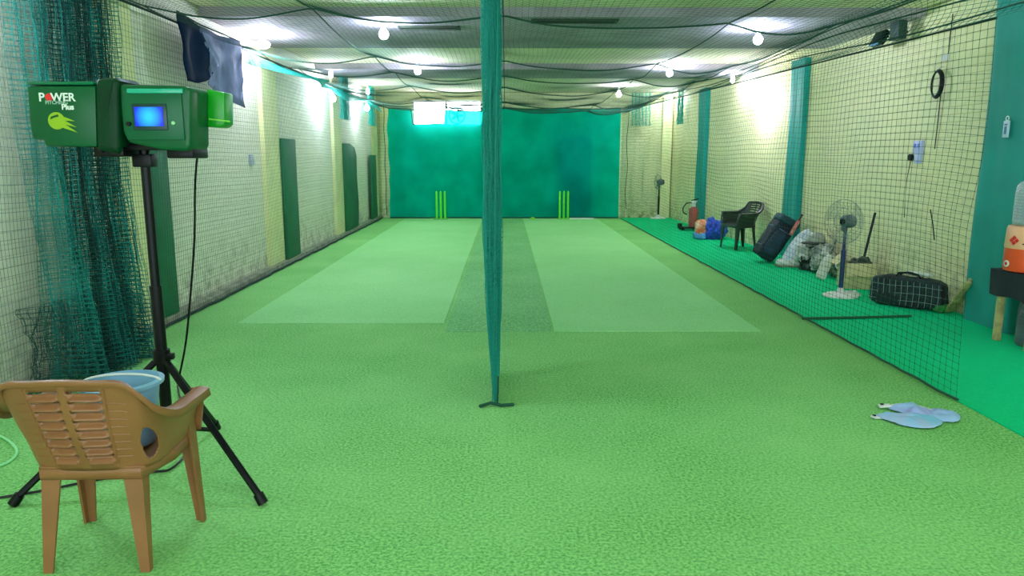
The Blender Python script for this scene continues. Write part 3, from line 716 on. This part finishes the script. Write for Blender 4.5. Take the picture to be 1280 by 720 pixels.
floor_cable([(-40, 530), (-5, 543), (12, 552), (21, 564), (14, 575), (-4, 583), (-50, 592)], .007, mat('pale green cord', '#9CF0A8', .5, var=.1), 'pale green cord looping on the turf at the far left edge')
# ------------------------------------------------------------------ hanging cloth banner
bn = thing('cloth_banner', 'torn navy and grey cloth hanging from the net at upper left', 'banner', (-3.12, 8.4, 2.6))
def sheet(pix, x, material, name, seed, off=0):
    pts = [at(a, b, x=x) for a, b in pix]; tb = bmesh.new(); f = tb.faces.new([tb.verts.new((0, p.y, p.z)) for p in pts])
    bmesh.ops.triangulate(tb, faces=[f])
    bmesh.ops.subdivide_edges(tb, edges=tb.edges[:], cuts=6, use_grid_fill=True)
    for v in tb.verts: v.co.x = off+.05*sn(v.co.y*3, v.co.z*4, seed); v.co.y -= 8.4; v.co.z -= 2.6
    m = M(); me = bpy.data.meshes.new('t'); tb.to_mesh(me); tb.free(); m.bm.from_mesh(me)
    return obj(name, m, material, bn, 180, solid=.004)
sheet([(221, 14), (248, 32), (258, 55), (271, 82), (262, 100), (247, 104), (232, 101), (226, 70)], -3.12, mat('navy cloth', '#06203E', .85, var=.3, vscale=5, spec=.1), 'navy_panel', 3)
sheet([(248, 32), (275, 44), (301, 52), (301, 80), (304, 135), (288, 127), (268, 114), (260, 104), (262, 100), (271, 82), (258, 55)], -3.12, mat('lavender grey cloth', '#7480A4', .85, var=.35, vscale=6), 'grey_panel', 4, .0)
obj('tie', M().tube([at(221, 14, x=-3.1)-Vector((-3.12, 8.4, 2.6)), at(250, 31, x=-3.1)-Vector((-3.12, 8.4, 2.6)), at(301, 52, x=-3.1)-Vector((-3.12, 8.4, 2.6))], .008, 6), m_rope, bn)
# ------------------------------------------------------------------ stumps
def stumps(loc, lb):
    t = thing('cricket_stumps', lb, 'stumps', loc, 0, 'cricket stumps in front of the curtain')
    for x in (-.105, 0, .105):
        s = obj('stump', M().lathe([(.022, .02), (.024, .05), (.024, .66), (.020, .70), (.008, .715), (.001, .718)], (x, 0, 0), 14), m_stump, t)
    obj('stump_base', M().box((0, 0, .013), (.36, .09, .024), bev=.006), mat('lime base', '#58C23A', .5, var=.1), t)
    return t
s1 = stumps((-1.66, 19.0, .007), 'three bright green stumps standing before the curtain, left of the dividing net')
s2 = dup(s1, (1.49, 19.0, .007), None, 'three bright green stumps standing before the curtain, right of the dividing net')
tag(obj('white_strip', M().box((1.95, 18.95, .022), (.62, .09, .03), bev=.005), m_white), 'flat white strip on the floor beside the right green stumps', 'strip')
tag(obj('marker_cone', M().lathe([(.10, 0), (.10, .008), (.03, .05), (.022, .05), (.08, .006)], (.69, 18.95, .008), 20), mat('lime cone', '#8BE84A', .5, var=.1)), 'small lime marker cone on the floor in front of the curtain', 'cone')
# ------------------------------------------------------------------ things by the right wall
Z0 = .009
def fan(lb, loc, h, headr, pole_c, base_c, yaw, base_r=.19, cage=True):
    t = thing('pedestal_fan', lb, 'fan', loc, yaw)
    obj('fan_base', M().lathe([(base_r, 0), (base_r, .012), (base_r*.8, .03), (base_r*.3, .045), (.04, .07), (.03, .1), (.02, .1)], seg=32), base_c, t)
    obj('pole', M().cyl((0, 0, .08), (0, 0, h*.62), .026).cyl((0, 0, h*.6), (0, 0, h-.06), .018), pole_c, t)
    obj('motor', M().blob((0, .04, h), (.15, .2, .15), power=2.6, sub=3).cyl((0, -.04, h-.1), (0, 0, h), .03), mat('motor grey', '#56676A', .5, var=.15), t)
    wg = mat('cage wire', '#7C8C86', .4, metal=.5, var=.1); m = M()
    for rr, yy in ((headr, -.03), (headr, -.05), (headr*.66, -.09), (headr*.33, -.10), (headr*.66, .02)):
        m.tube([(rr*math.cos(a), yy, h+rr*math.sin(a)) for a in np.linspace(0, 2*PI, 33)[:-1]], .002, 4, True)
    for a in np.linspace(0, 2*PI, 29)[:-1]:
        c, s = math.cos(a), math.sin(a)
        m.tube([(.03*c, -.105, h+.03*s), (headr*.66*c, -.09, h+headr*.66*s), (headr*c, -.04, h+headr*s), (headr*.66*c, .02, h+headr*.66*s), (.06*c, .04, h+.06*s)], .0012, 3)
    obj('cage', m, wg, t)
    m = M()
    for k in range(3):
        a0 = k*2*PI/3+.4
        m.grid(lambda u, v, a0=a0: ((.04+u*headr*.82)*math.cos(a0+(v-.5)*(.5+.9*u)), -.035+(v-.5)*.035, h+(.04+u*headr*.82)*math.sin(a0+(v-.5)*(.5+.9*u))), 8, 6)
    obj('blade', m, mat('pale blade', '#A9B8B0', .3, var=.05, alpha=.15), t, 180, solid=.002)
    obj('hub', M().cyl((0, -.06, h), (0, -.01, h), .035), m_black, t)
    return t
m_bluep = mat('blue pole', '#1A2A66', .4, var=.1)
fp = at(1050, 371, z=0)
fan('pedestal fan with navy pole and whitish round base on the emerald carpet', (fp.x, fp.y, Z0), .86, .25, m_bluep, m_offw, math.radians(-62), .19)
fan('distant pedestal fan with black pole and white base in the far right corner', (3.95, 19.15, Z0), .93, .19, m_black, m_white, math.radians(-75), .2)
tag(obj('crumpled_rag', M().blob((3.98, 8.35, Z0+.02), (.2, .16, .07), amp=.03, nscale=14, seed=2, flat=-.02), m_offw), 'small dirty white rag on the carpet right of the navy pole fan', 'rag')
# fire extinguisher on trolley
fe = thing('fire_extinguisher', 'dull red extinguisher cylinder with hose on a small black wheeled base by the far column', 'fire extinguisher', (4.04, 16.1, Z0))
m_dred = mat('faded red', '#A84A40', .45, var=.2)
obj('cylinder', M().lathe([(.09, .07), (.1, .08), (.1, .42), (.09, .47), (.05, .5), (.03, .52)], (.05, 0, 0), 24), m_dred, fe)
obj('valve', M().cyl((.05, 0, .51), (.05, 0, .60), .045).box((.05, 0, .62), (.14, .03, .03), bev=.005), m_offw, fe)
obj('handle', M().box((.07, 0, .66), (.16, .025, .02), (0, -.2, 0), bev=.004), m_black, fe)
obj('hose', M().tube([(.0, 0, .6), (-.12, 0, .58), (-.19, -.02, .48), (-.18, -.02, .38), (-.1, -.03, .34)], .013), m_black, fe)
bs = obj('trolley_base', M().box((-.06, 0, .055), (.4, .22, .04), bev=.008).box((-.24, 0, .1), (.08, .12, .1), bev=.01), m_black, fe)
for x in (-.2, .1): obj('wheel', M().cyl((x, -.13, .04), (x, -.11, .04), .04).cyl((x, .11, .04), (x, .13, .04), .04), m_black, bs)
# bags by the chair
bb = thing('plastic_sack', 'shiny blue plastic sack slumped behind the dark armchair', 'bag', (4.05, 14.35, Z0))
m_blue = mat('blue sack', '#1E4CC8', .35, col2='#1030A0', vscale=9)
obj('sack_body', M().blob((0, 0, .17), (.5, .4, .4), power=2.6, amp=.06, nscale=7, seed=3, flat=-.17), m_blue, bb)
obj('sack_neck', M().blob((-.06, 0, .36), (.12, .1, .12), amp=.04, nscale=14, seed=6, sub=4), m_blue, bb)
pk = thing('packet', 'white and orange packet standing against the blue sack', 'packet', (3.78, 14.3, Z0))
obj('packet_body', M().blob((0, 0, .19), (.2, .2, .38), power=4, amp=.02, seed=5, nscale=8, flat=-.19), mat('white orange wrap', '#F0C8A8', .5, col2='#F06A30', vscale=7), pk)
obj('packet_foot', M().blob((-.02, -.02, .07), (.24, .23, .14), power=3.5, amp=.02, flat=-.07), mat('light blue wrap', '#58A8E8', .5, var=.3), pk)
# leaning navy kit bag with bat
kb = thing('kit_bag', 'navy cricket kit bag leaning back against the teal column', 'bag', (3.93, 11.15, Z0), 0)
tilt = Euler((0, math.radians(33), 0)); R_ = tilt.to_matrix()
def kp(x, y, z): return R_ @ Vector((x, y, z))+Vector((-.02, 0, .10))
obj('bag_body', M().blob(kp(0, 0, .3), (.30, .36, .66), tuple(tilt), 7, .015, 5, 2), m_navy, kb)
obj('bag_flap', M().blob(kp(0, 0, .62), (.33, .39, .12), tuple(tilt), 6, .012, 8, 5, 4), mat('dark teal flap', '#0F4248', .7, var=.3), kb)
obj('bag_pocket', M().blob(kp(-.02, -.18, .24), (.20, .09, .38), tuple(tilt), 4, .01, 8, 5, 4), mat('navy pocket', '#1B3350', .7, var=.4), kb)
m = M()
for z in (.12, .45): m.tube([kp(.165*math.cos(a), .20*math.sin(a), z) for a in np.linspace(0, 2*PI, 25)[:-1]], .008, 5, True)
obj('strap', m, mat('grey strap', '#54708C', .7, var=.1), kb)
def facing(d, at_):
    z = d.normalized(); y = Vector((at_.x, at_.y, 0)).normalized(); y = (y-z*y.dot(z)).normalized(); x = y.cross(z)
    return Matrix((x, y, z)).transposed().to_4x4()
def bat(name, lb, base, top, blade_len, m_blade, m_grip, roll=0, w=.108):
    base, top = Vector(base), Vector(top); t = thing(name, lb, 'cricket bat', base)
    d = top-base; q = facing(d, base) @ Matrix.Rotation(roll, 4, 'Z'); Lh = d.length
    out = [(-w*.42, 0), (w*.42, 0), (w*.5, .04), (w*.5, blade_len-.08), (.02, blade_len), (-.02, blade_len), (-w*.5, blade_len-.08), (-w*.5, .04)]
    obj('blade', M().prism(out, .035, q @ Matrix.Translation((0, -.0175, 0)), bev=.008), m_blade, t, 30)
    p = q.to_3x3()
    obj('grip', M().tube([p @ Vector((0, 0, blade_len-.02)), p @ Vector((0, 0, Lh))], .016, 12).tube([p @ Vector((0, 0, Lh-.01)), p @ Vector((0, 0, Lh))], .019, 12), m_grip, t)
    return t
a = kp(.10, -.20, .46)+Vector((3.93, 11.15, Z0)); b = at(1003, 268, y=10.95)
bat('cricket_bat', 'bat with pink blade and dark handle sticking out of the leaning navy kit bag', a, b, .24, mat('pink tape', '#D86864', .6, col2='#E0A890', vscale=12), mat('maroon grip', '#5A3030', .7, var=.2), .6, .05)
# batting pads leaning
def pad(lb, a, b, w, m_p, roll):
    a, b = Vector(a), Vector(b); t = thing('batting_pad', lb, 'batting pad', a); d = b-a; Lh = d.length
    q = facing(d, a) @ Matrix.Rotation(roll, 4, 'Z')
    m = M()
    def fn(u, v):
        s = (u-.5)*w*(.8+.3*math.sin(PI*v)); taper = 1-.35*max(0, (v-.75)/.25)**2-.3*max(0, (.12-v)/.12)**2
        rib = .012*abs(math.sin((u*5)*PI))
        return q @ Vector((s*taper, -(.07-(2*(u-.5))**2*.07)-rib, v*Lh))
    m.grid(fn, 40, 24); obj('pad_face', m, m_p, t, 60, solid=.02)
    m = M()
    for v in (.25, .5, .72): m.tube([q @ Vector((s*w*.46, .02 if abs(s) < .9 else -.0, v*Lh)) for s in (-1, -.5, 0, .5, 1)], .012, 5)
    obj('strap', m, m_offw, t)
    m = M().blob(q @ Vector((0, -.06, .62*Lh)), (w*.9, .09, .12), amp=.008, nscale=9, sub=4, rot=tuple(q.to_euler())); obj('knee_roll', m, m_p, t)
    return t
m_pad = mat('grey white pad', '#E8ECF2', .7, col2='#BCC8D4', vscale=8)
pad('grey white batting pad leaning beside the navy kit bag', at(983, 330, z=.04), at(1012, 290, y=at(983, 330, z=.04).y+.1), .22, m_pad, -.15)
sh = thing('sports_shoe', 'dirty white shoe like pad lying on the carpet before the navy kit bag', 'shoe', at(986, 333, z=Z0))
obj('upper', M().blob((.02, 0, .055), (.42, .2, .11), (0, 0, -.25), 2.6, .015, 9, 3, flat=-.054), m_offw, sh); obj('sole', M().blob((.02, 0, .012), (.44, .22, .03), (0, 0, -.25), 3, sub=4), mat('sole tan', '#9C9578', .7, var=.2), sh)
# heap of gear
heap = [((1012, 322), (.34, .3, .34), '#B4B8AC', 'rumpled pale grey glove bag in the gear heap, next to the leaning pad', 'gear_bag'),
        ((1030, 326), (.36, .3, .34), '#6A706A', 'dark grey rumpled protective pad at the middle of the gear heap', 'gear_pad'),
        ((1013, 338), (.3, .22, .18), '#4A5450', 'small charcoal pouch at the foot of the gear heap', 'pouch'),
        ((1048, 336), (.22, .22, .22), '#83897E', 'mid grey cloth bundle of the gear heap, just left of the navy fan pole', 'cloth_bundle')]
for k, ((px, py), sz, col, lb, nm) in enumerate(heap):
    p = at(px, py, x=(4.36, 4.38, 4.32, 4.43)[k]); p = Vector((p.x, p.y, max(sz[2]/2, p.z)))
    t = thing(nm, lb, 'sports gear', (p.x, p.y, Z0))
    obj('body', M().blob((0, 0, sz[2]/2+(.05 if k < 2 else 0)), sz, (0, 0, k), 2.6, .07, 8, k*3+1, 5, -sz[2]/2), mat('gear %d' % k, col, .8, col2=('#D2D2C4' if k in (0, 1) else '#1E2826'), vscale=9), t)
    m = M()
    for q in range(3): m.tube([(sz[0]*.45*math.cos(a+q), sz[1]*.5*math.sin(a+q), sz[2]*(.35+.25*q)+.04*math.sin(3*a)) for a in np.linspace(0, PI*1.2, 14)], .012, 5)
    obj('strap', m, m_offw if k % 2 else m_black, t)
hm = thing('helmet', 'pale batting helmet with dark peak lying on top of the gear heap', 'helmet', (4.34, 10.25, .40))
obj('shell', M().lathe([(.125, 0), (.128, .04), (.11, .1), (.07, .145), (.005, .16)], seg=28), mat('helmet pale', '#A2A898', .5, var=.3, vscale=12), hm, 180)
obj('peak', M().lathe([(.10, .0), (.18, -.01), (.18, .0), (.10, .012)], (-.03, -.03, .01), 24), m_black, hm)
obj('grille', M().tube([(.12*math.cos(a), .12*math.sin(a)-.05, -.05) for a in np.linspace(PI, 2*PI, 12)], .005, 5).tube([(.12*math.cos(a), .12*math.sin(a)-.05, -.09) for a in np.linspace(PI, 2*PI, 12)], .005, 5), m_black, hm)
# white bat in front of heap
a = at(1025, 348, z=.02); b = at(1045, 300, y=a.y+.14)
bat('cricket_bat', 'white faced bat with dark speckled grip leaning on the gear heap', a, b, (b-a).length*.62, mat('white blade', '#E8E8DC', .6, col2='#CCCCB8', vscale=10), mat('speckled grip', '#1A2020', .7, col2='#A8ACA0', vscale=60), .15, .13)
# cardboard box with broom
cb = thing('cardboard_box', 'open brown cardboard box with dark things in it behind the fan', 'box', (4.33, 8.98, Z0), math.radians(-12))
m = M(); W_, D_, H_ = .36, .36, .3
for c, s in (((0, 0, .004), (W_, D_, .008)), ((-W_/2, 0, H_/2), (.008, D_, H_)), ((W_/2, 0, H_/2), (.008, D_, H_)), ((0, -D_/2, H_/2), (W_, .008, H_)), ((0, D_/2, H_/2), (W_, .008, H_))): m.box(c, s)
obj('box_body', m, m_card, cb, 0)
obj('box_flap', M().box((-W_/2-.05, 0, H_+.03), (.14, D_*.95, .006), (0, -.75+PI, 0)).box((0, -D_/2-.05, H_-.06), (W_*.95, .006, .16), (-.35, 0, 0)), m_card, cb, 0)
tag(obj('dark_bundle', M().blob((4.36, 9.0, Z0+.26), (.3, .28, .2), amp=.05, nscale=9, seed=9), mat('dark stuff', '#1C211C', .8, col2='#55604A', vscale=12)), 'dark bundle filling the open cardboard box', 'bundle')
a = at(1079, 326, y=9.05); b = at(1094, 266, y=9.15)
tag(obj('broom_stick', M().tube([a-(b-a).normalized()*.22, b], .016, 8), m_black), 'black stick standing in the cardboard box and leaning to the wall', 'stick')
# black duffel with white net lines
dk = thing('duffel_bag', 'long black duffel bag lying on the carpet near the wooden planks', 'bag', (4.32, 7.75, Z0), math.radians(-52))
obj('bag_body', M().blob((0, 0, .16), (.76, .26, .33), power=5, amp=.025, nscale=4, seed=8, flat=-.16), mat('black nylon', '#060E12', .7, col2='#0C2028', vscale=9), dk)
m = M()
for z in (.08, .16, .24): m.tube([(-.37, -.12, z)]+[(x, -.137-.008*math.sin(x*9), z+.01*math.sin(x*8)) for x in np.linspace(-.34, .34, 14)]+[(.37, -.12, z)], .0022, 4)
for x in np.linspace(-.34, .34, 12): m.tube([(x, -.130, .03), (x+.01, -.141, .16), (x, -.130, .29)], .0022, 4)
obj('piping', m, mat('pale stitch', '#8FA8A4', .7, var=.1), dk)
obj('handle', M().tube([(-.13, -.05, .31), (-.1, -.06, .36), (0, -.07, .375), (.1, -.06, .36), (.13, -.05, .31)], .011, 6).tube([(-.15, .05, .31), (-.1, .05, .35), (.02, .04, .36), (.12, .05, .31)], .011, 6), m_black, dk)
tag(obj('crumpled_rag', M().blob((4.36, 7.70, .37), (.3, .1, .05), (0, 0, -.9), 2, .02, 12, 3, 4), m_offw), 'grey white rag lying on top of the black duffel bag', 'rag')
# planks
for k, (a_, b_, wd, lb) in enumerate((((1190, 388), (1217, 349), .075, 'yellowish wooden plank leaning on the wall right of the duffel bag, front one'), ((1184, 389), (1211, 353), .06, 'yellowish wooden plank leaning on the wall right of the duffel bag, back one'))):
    a = at(a_[0], a_[1], z=.03); b = at(b_[0], b_[1], x=4.56-.05*k); d = b-a
    m = M().box((0, 0, d.length/2), (wd, .03, d.length), bev=.004); m.bm.transform(d.to_track_quat('Z', 'Y').to_matrix().to_4x4())
    tag(obj('wooden_plank', m, m_wood, None, 30, loc=a), lb, 'plank', 'planks leaning by the duffel bag')
tag(obj('green_rag', M().blob(at(1178, 386, z=.05), (.16, .12, .09), amp=.03, nscale=14, seed=5, flat=-.04), mat('leaf green', '#1C8A2C', .7, var=.3)), 'small bright green rag at the foot of the leaning planks', 'rag')
a = at(1003, 398, z=.022); b = at(1139, 395, z=.022)
tag(obj('floor_stick', M().tube([a, a.lerp(b, .5)+Vector((0, -.01, 0)), b], .013, 8), mat('dark green stick', '#0A5C38', .6, var=.2)), 'long thin dark green stick lying across the emerald carpet', 'stick')
# ------------------------------------------------------------------ table with cooler
tb = thing('side_table', 'small wooden legged table under a black cloth at the right edge', 'table', (4.46, 6.08, Z0))
obj('table_top', M().box((0, 0, .605), (.42, .5, .03), bev=.004), m_wood, tb)
for x in (-.15, .14):
    for y in (-.2, .2): obj('leg', M().box((x, y, .296), (.05, .05, .59), bev=.004), m_wood, tb)
def ct(u, v):
    a = u*4; i = int(a) % 4; f = a-int(a); c = [(-.225, -.27), (.225, -.27), (.225, .27), (-.225, .27)]; p, q = c[i], c[(i+1) % 4]
    s = 1+.03*math.sin(u*40)*v
    return ((p[0]+(q[0]-p[0])*f)*s, (p[1]+(q[1]-p[1])*f)*s, .725-v*.22+.008*math.sin(u*30)*v)
tc_ = tag(obj('table_cloth', M().grid(ct, 80, 6).box((0, 0, .722), (.445, .535, .008)), mat('black cloth', '#131E22', .8, var=.3), None, 60, loc=(4.46, 6.08, Z0-.095)), 'black cloth draped over the small table at the right edge', 'tablecloth')
co = thing('water_cooler', 'orange insulated water jug with peach top standing on the black cloth', 'water jug', (4.37, 6.12, Z0+.632))
m_or = mat('orange plastic', '#F4562A', .35, var=.08); m_pe = mat('peach plastic', '#F7B48A', .35, var=.05)
obj('lower_body', M().lathe([(.13, 0), (.155, .01), (.162, .04), (.160, .2), (.15, .205)], seg=40), m_or, co)
obj('upper_body', M().lathe([(.161, .2), (.164, .21), (.158, .36), (.15, .385), (.06, .392)], seg=40), m_pe, co)
cs = Vector((-.56, -.83, 0)).normalized()
def onjug(ang, z, r=.163): return Vector((r*math.sin(ang), -r*math.cos(ang), z))
m = M()
for q in range(4):
    a0 = -1.25; dd = .022; cx, cz = ((0, dd), (dd, 0), (0, -dd), (-dd, 0))[q]
    m.box(onjug(a0+cx/.16, .27+cz), (.026, .006, .026), (0, PI/4, a0), bev=.001)
obj('red_diamond_emblem', m, m_red, co)
obj('round_sticker', M().cyl(onjug(-1.55, .07, .155), onjug(-1.55, .07, .167), .028, seg=20), m_offw, co)
obj('sticker_mark', M().cyl(onjug(-1.55, .07, .160), onjug(-1.55, .07, .169), .014, seg=14), m_red, co)
for q in range(3): obj('dark_lettering', M().box(onjug(-.80+.10*q, .245, .162), (.014, .004, .010), (0, 0, -.80+.10*q)), m_black, co)
obj('tap', M().cyl(onjug(.35, .05, .15), onjug(.35, .05, .2), .014).cyl(onjug(.35, .02, .19), onjug(.35, .06, .19), .01), m_offw, co)
m_dglass = mat('dark clear plastic', '#587478', .15, trans=.4, alpha=.8)
def bottle(lb, loc, r, h, m_glass=m_glass):
    t = thing('water_bottle', lb, 'water bottle', loc); pr = [(.01, 0), (r*.9, 0), (r, .02)]
    for k in range(10):
        z = .03+k*(h*.68-.03)/10; pr += [(r, z), (r, z+.02), (r*.95, z+.027)]
    pr += [(r*.98, h*.72), (r*.85, h*.82), (r*.4, h*.92), (.03, h*.94), (.03, h*.985)]
    obj('bottle_body', M().lathe(pr, seg=36, cap=False), m_glass, t, 60); obj('cap', M().cyl((0, 0, h*.96), (0, 0, h), .034), mat('pale cap', '#C9D6DC', .5, var=.05), t)
    return t
bottle('clear ribbed water bottle standing on top of the orange jug', (4.37, 6.12, Z0+.632+.393), .13, .42)
bottle('large clear ribbed water bottle on the floor under the table', (4.46, 6.08, Z0), .11, .46, m_dglass)
# ------------------------------------------------------------------ wall fittings right
def wx(y): return wallx(y)-.002
p = at(1170, 105, x=4.58)
cw = thing('cable_coil', 'coil of dark cable hanging on the right wall', 'cable coil', (4.6, p.y, p.z))
m = M()
for q in range(5): m.tube([(.004*q-.02, (.085+.006*q)*math.cos(a), (.125+.005*q)*math.sin(a)) for a in np.linspace(0, 2*PI, 33)[:-1]], .010, 6, True)
obj('loops', m, m_black, cw)
obj('hook', M().tube([(.05, 0, .18), (0, 0, .17), (0, .0, .12)], .008).box((.05, 0, .27), (.01, .14, .06), (0, 0, 0), bev=.003).tube([(.045, .02, .3), (.045, .06, .45)], .004), m_offw, cw)
obj('tail', M().tube([(.03, -.02, -.12), (.04, -.0, -.4), (.045, .02, -.68)], .005), m_black, cw)
obj('riser', M().tube([(.045, -.06, .3), (.045, -.07, .7)], .005), m_black, cw)
p = at(1146, 190, x=4.62)
sk = thing('wall_socket', 'white electric switch socket box on the right wall below the cable coil', 'socket', (4.64, p.y, p.z))
obj('box', M().box((0, 0, .05), (.05, .17, .15), bev=.006).box((0, -.02, -.07), (.05, .11, .12), bev=.006), mat('socket bluish white', '#B9C2E6', .4, var=.08), sk)
obj('switch', M().box((-.03, -.035, .07), (.012, .03, .045), bev=.002).box((-.03, .035, .07), (.012, .03, .045), bev=.002), mat('switch blue', '#7A88E8', .4, var=.05), sk)
obj('plug', M().cyl((-.03, .13, -.06), (.02, .13, -.06), .038), m_black, sk)
obj('cord', M().tube([(-.0, .15, -.1), (.0, .19, -.3), (.005, .2, -.5), (.0, .17, -.75)], .004), m_black, sk)
tag(obj('hanging_cord', M().tube([at(1163, 262, x=4.6), at(1166, 280, x=4.6), at(1168, 300, x=4.6)], .006), m_black), 'short dark cord hanging on the right wall above the duffel bag', 'cord')
p = at(1108, 36, x=4.5)
fd = thing('floodlight', 'unlit pale blue floodlight with dark box high on the right wall', 'floodlight', (4.46, p.y, min(2.98, p.z)))
obj('lamp_head', M().box((-.06, -.06, -.02), (.07, .26, .17), (0, .5, 0), bev=.012), m_black, fd)
obj('lens', M().box((-.1, -.06, -.045), (.01, .22, .13), (0, .5, 0), bev=.003), mat('pale blue lens', '#7EB6E0', .2, var=.2), fd)
obj('junction_box', M().box((.0, -.36, .02), (.1, .2, .2), bev=.01), mat('dark green box', '#1D3B30', .6, var=.2), fd)
obj('bracket', M().tube([(-.02, .05, 0), (.1, .05, .02)], .012).tube([(-.02, -.3, 0), (.14, -.3, .02)], .012), m_black, fd)
p = at(1260, 160, x=4.55)
tg = thing('wall_tag', 'small white hanging tag with a hook on the near teal column', 'tag', (4.535, p.y, p.z))
obj('tag_plate', M().box((0, 0, -.01), (.012, .075, .15), bev=.003), mat('tag white', '#BFD6E0', .4, var=.1), tg)
obj('tag_ring', M().tube([(0, .02*math.cos(a), .085+.02*math.sin(a)) for a in np.linspace(0, 2*PI, 17)[:-1]], .004, 6, True), m_white, tg)
obj('tag_mark', M().box((-.008, 0, -.02), (.003, .03, .07)).box((-.008, 0, .03), (.003, .04, .014)), mat('tag blue', '#2F6E96', .4, var=.05), tg)
# marks on left wall
tag(obj('wall_switch', M().box((-3.345, 9.9, 1.55), (.03, .12, .14), bev=.004), mat('pale switch', '#B7BFD2', .5, var=.1)), 'small pale switch plate on the left wall before the second pilaster', 'switch')
# ------------------------------------------------------------------ crumpled cloth on the turf
p = at(1145, 522, z=0)
gl_ = thing('cloth_pads', 'crumpled pale blue cloth pads lying on the turf at lower right', 'cloth', (p.x, p.y, 0))
m_cl = mat('pale blue cloth', '#9CC0EC', .7, col2='#A0A4DC', vscale=7); m_cl2 = mat('cyan cloth', '#80C4EC', .7, col2='#A8C0E4', vscale=7)
def flap(pts, hgt, seed):
    """thin crumpled flap: outline pts (x,y), raised crinkled middle, thin edge"""
    n = len(pts); m = M()
    cx = sum(p[0] for p in pts)/n; cy = sum(p[1] for p in pts)/n
    def fn(u, v):
        q = u*n; i = int(q) % n; f = q-int(q); g = lambda k: np.array(pts[(i+k) % n], float)
        a, b, c, d = g(-1), g(0), g(1), g(2)
        e = .5*((2*b)+(-a+c)*f+(2*a-5*b+4*c-d)*f*f+(-a+3*b-3*c+d)*f**3)
        x = cx+(e[0]-cx)*v; y = cy+(e[1]-cy)*v
        z = .006+hgt*(1-v**3)*(.75+.6*sn(x*16, y*16, seed))+.010*abs(sn(x*30+seed, y*30, 2))+.004*v
        return (x, y, max(.004, z))
    m.grid(fn, 60, 12, closed_u=True); return m
obj('near_pad', flap([(-.25, -.0), (-.2, .035), (-.06, .03), (.06, .02), (.12, -.02), (.08, -.14), (-.04, -.21), (-.16, -.17), (-.22, -.07)], .030, 1), m_cl2, gl_, 180, solid=.004)
obj('far_pad', flap([(-.10, .15), (.0, .19), (.09, .17), (.14, .08), (.08, -.02), (-.04, .0), (-.07, .07)], .045, 3), m_cl, gl_, 180, solid=.004)
obj('right_pad', flap([(.11, .06), (.17, .12), (.25, .10), (.28, .02), (.21, -.09), (.12, -.10), (.07, -.02)], .028, 2), m_cl, gl_, 180, solid=.004)
obj('edging', M().tube([(-.10, .16, .02), (.0, .195, .022), (.09, .175, .02), (.145, .09, .018), (.13, .01, .02)], .006, 5), m_white, gl_)
obj('strap_end', M().box((-.255, -.015, .010), (.06, .045, .012), (0, .1, .3), bev=.004).box((-.115, .165, .02), (.07, .05, .012), (0, -.15, -.2), bev=.004), m_white, gl_)
obj('buckle', M().box((-.268, -.012, .02), (.016, .02, .008), bev=.002).box((-.13, .17, .03), (.02, .014, .008), bev=.002), m_black, gl_)
# ------------------------------------------------------------------ world and colour
w = bpy.data.worlds.new('world'); bpy.context.scene.world = w; w.use_nodes = True
w.node_tree.nodes['Background'].inputs[0].default_value = (.80, .90, 1, 1); w.node_tree.nodes['Background'].inputs[1].default_value = 1.7
sc = bpy.context.scene
sc.view_settings.view_transform = 'Standard'; sc.view_settings.look = 'None'; sc.view_settings.exposure = 1.15; sc.view_settings.gamma = 1
sc.cycles.max_bounces = 8; sc.cycles.diffuse_bounces = 5; sc.cycles.transparent_max_bounces = 24; sc.cycles.use_denoising = True; sc.cycles.sample_clamp_indirect = 6
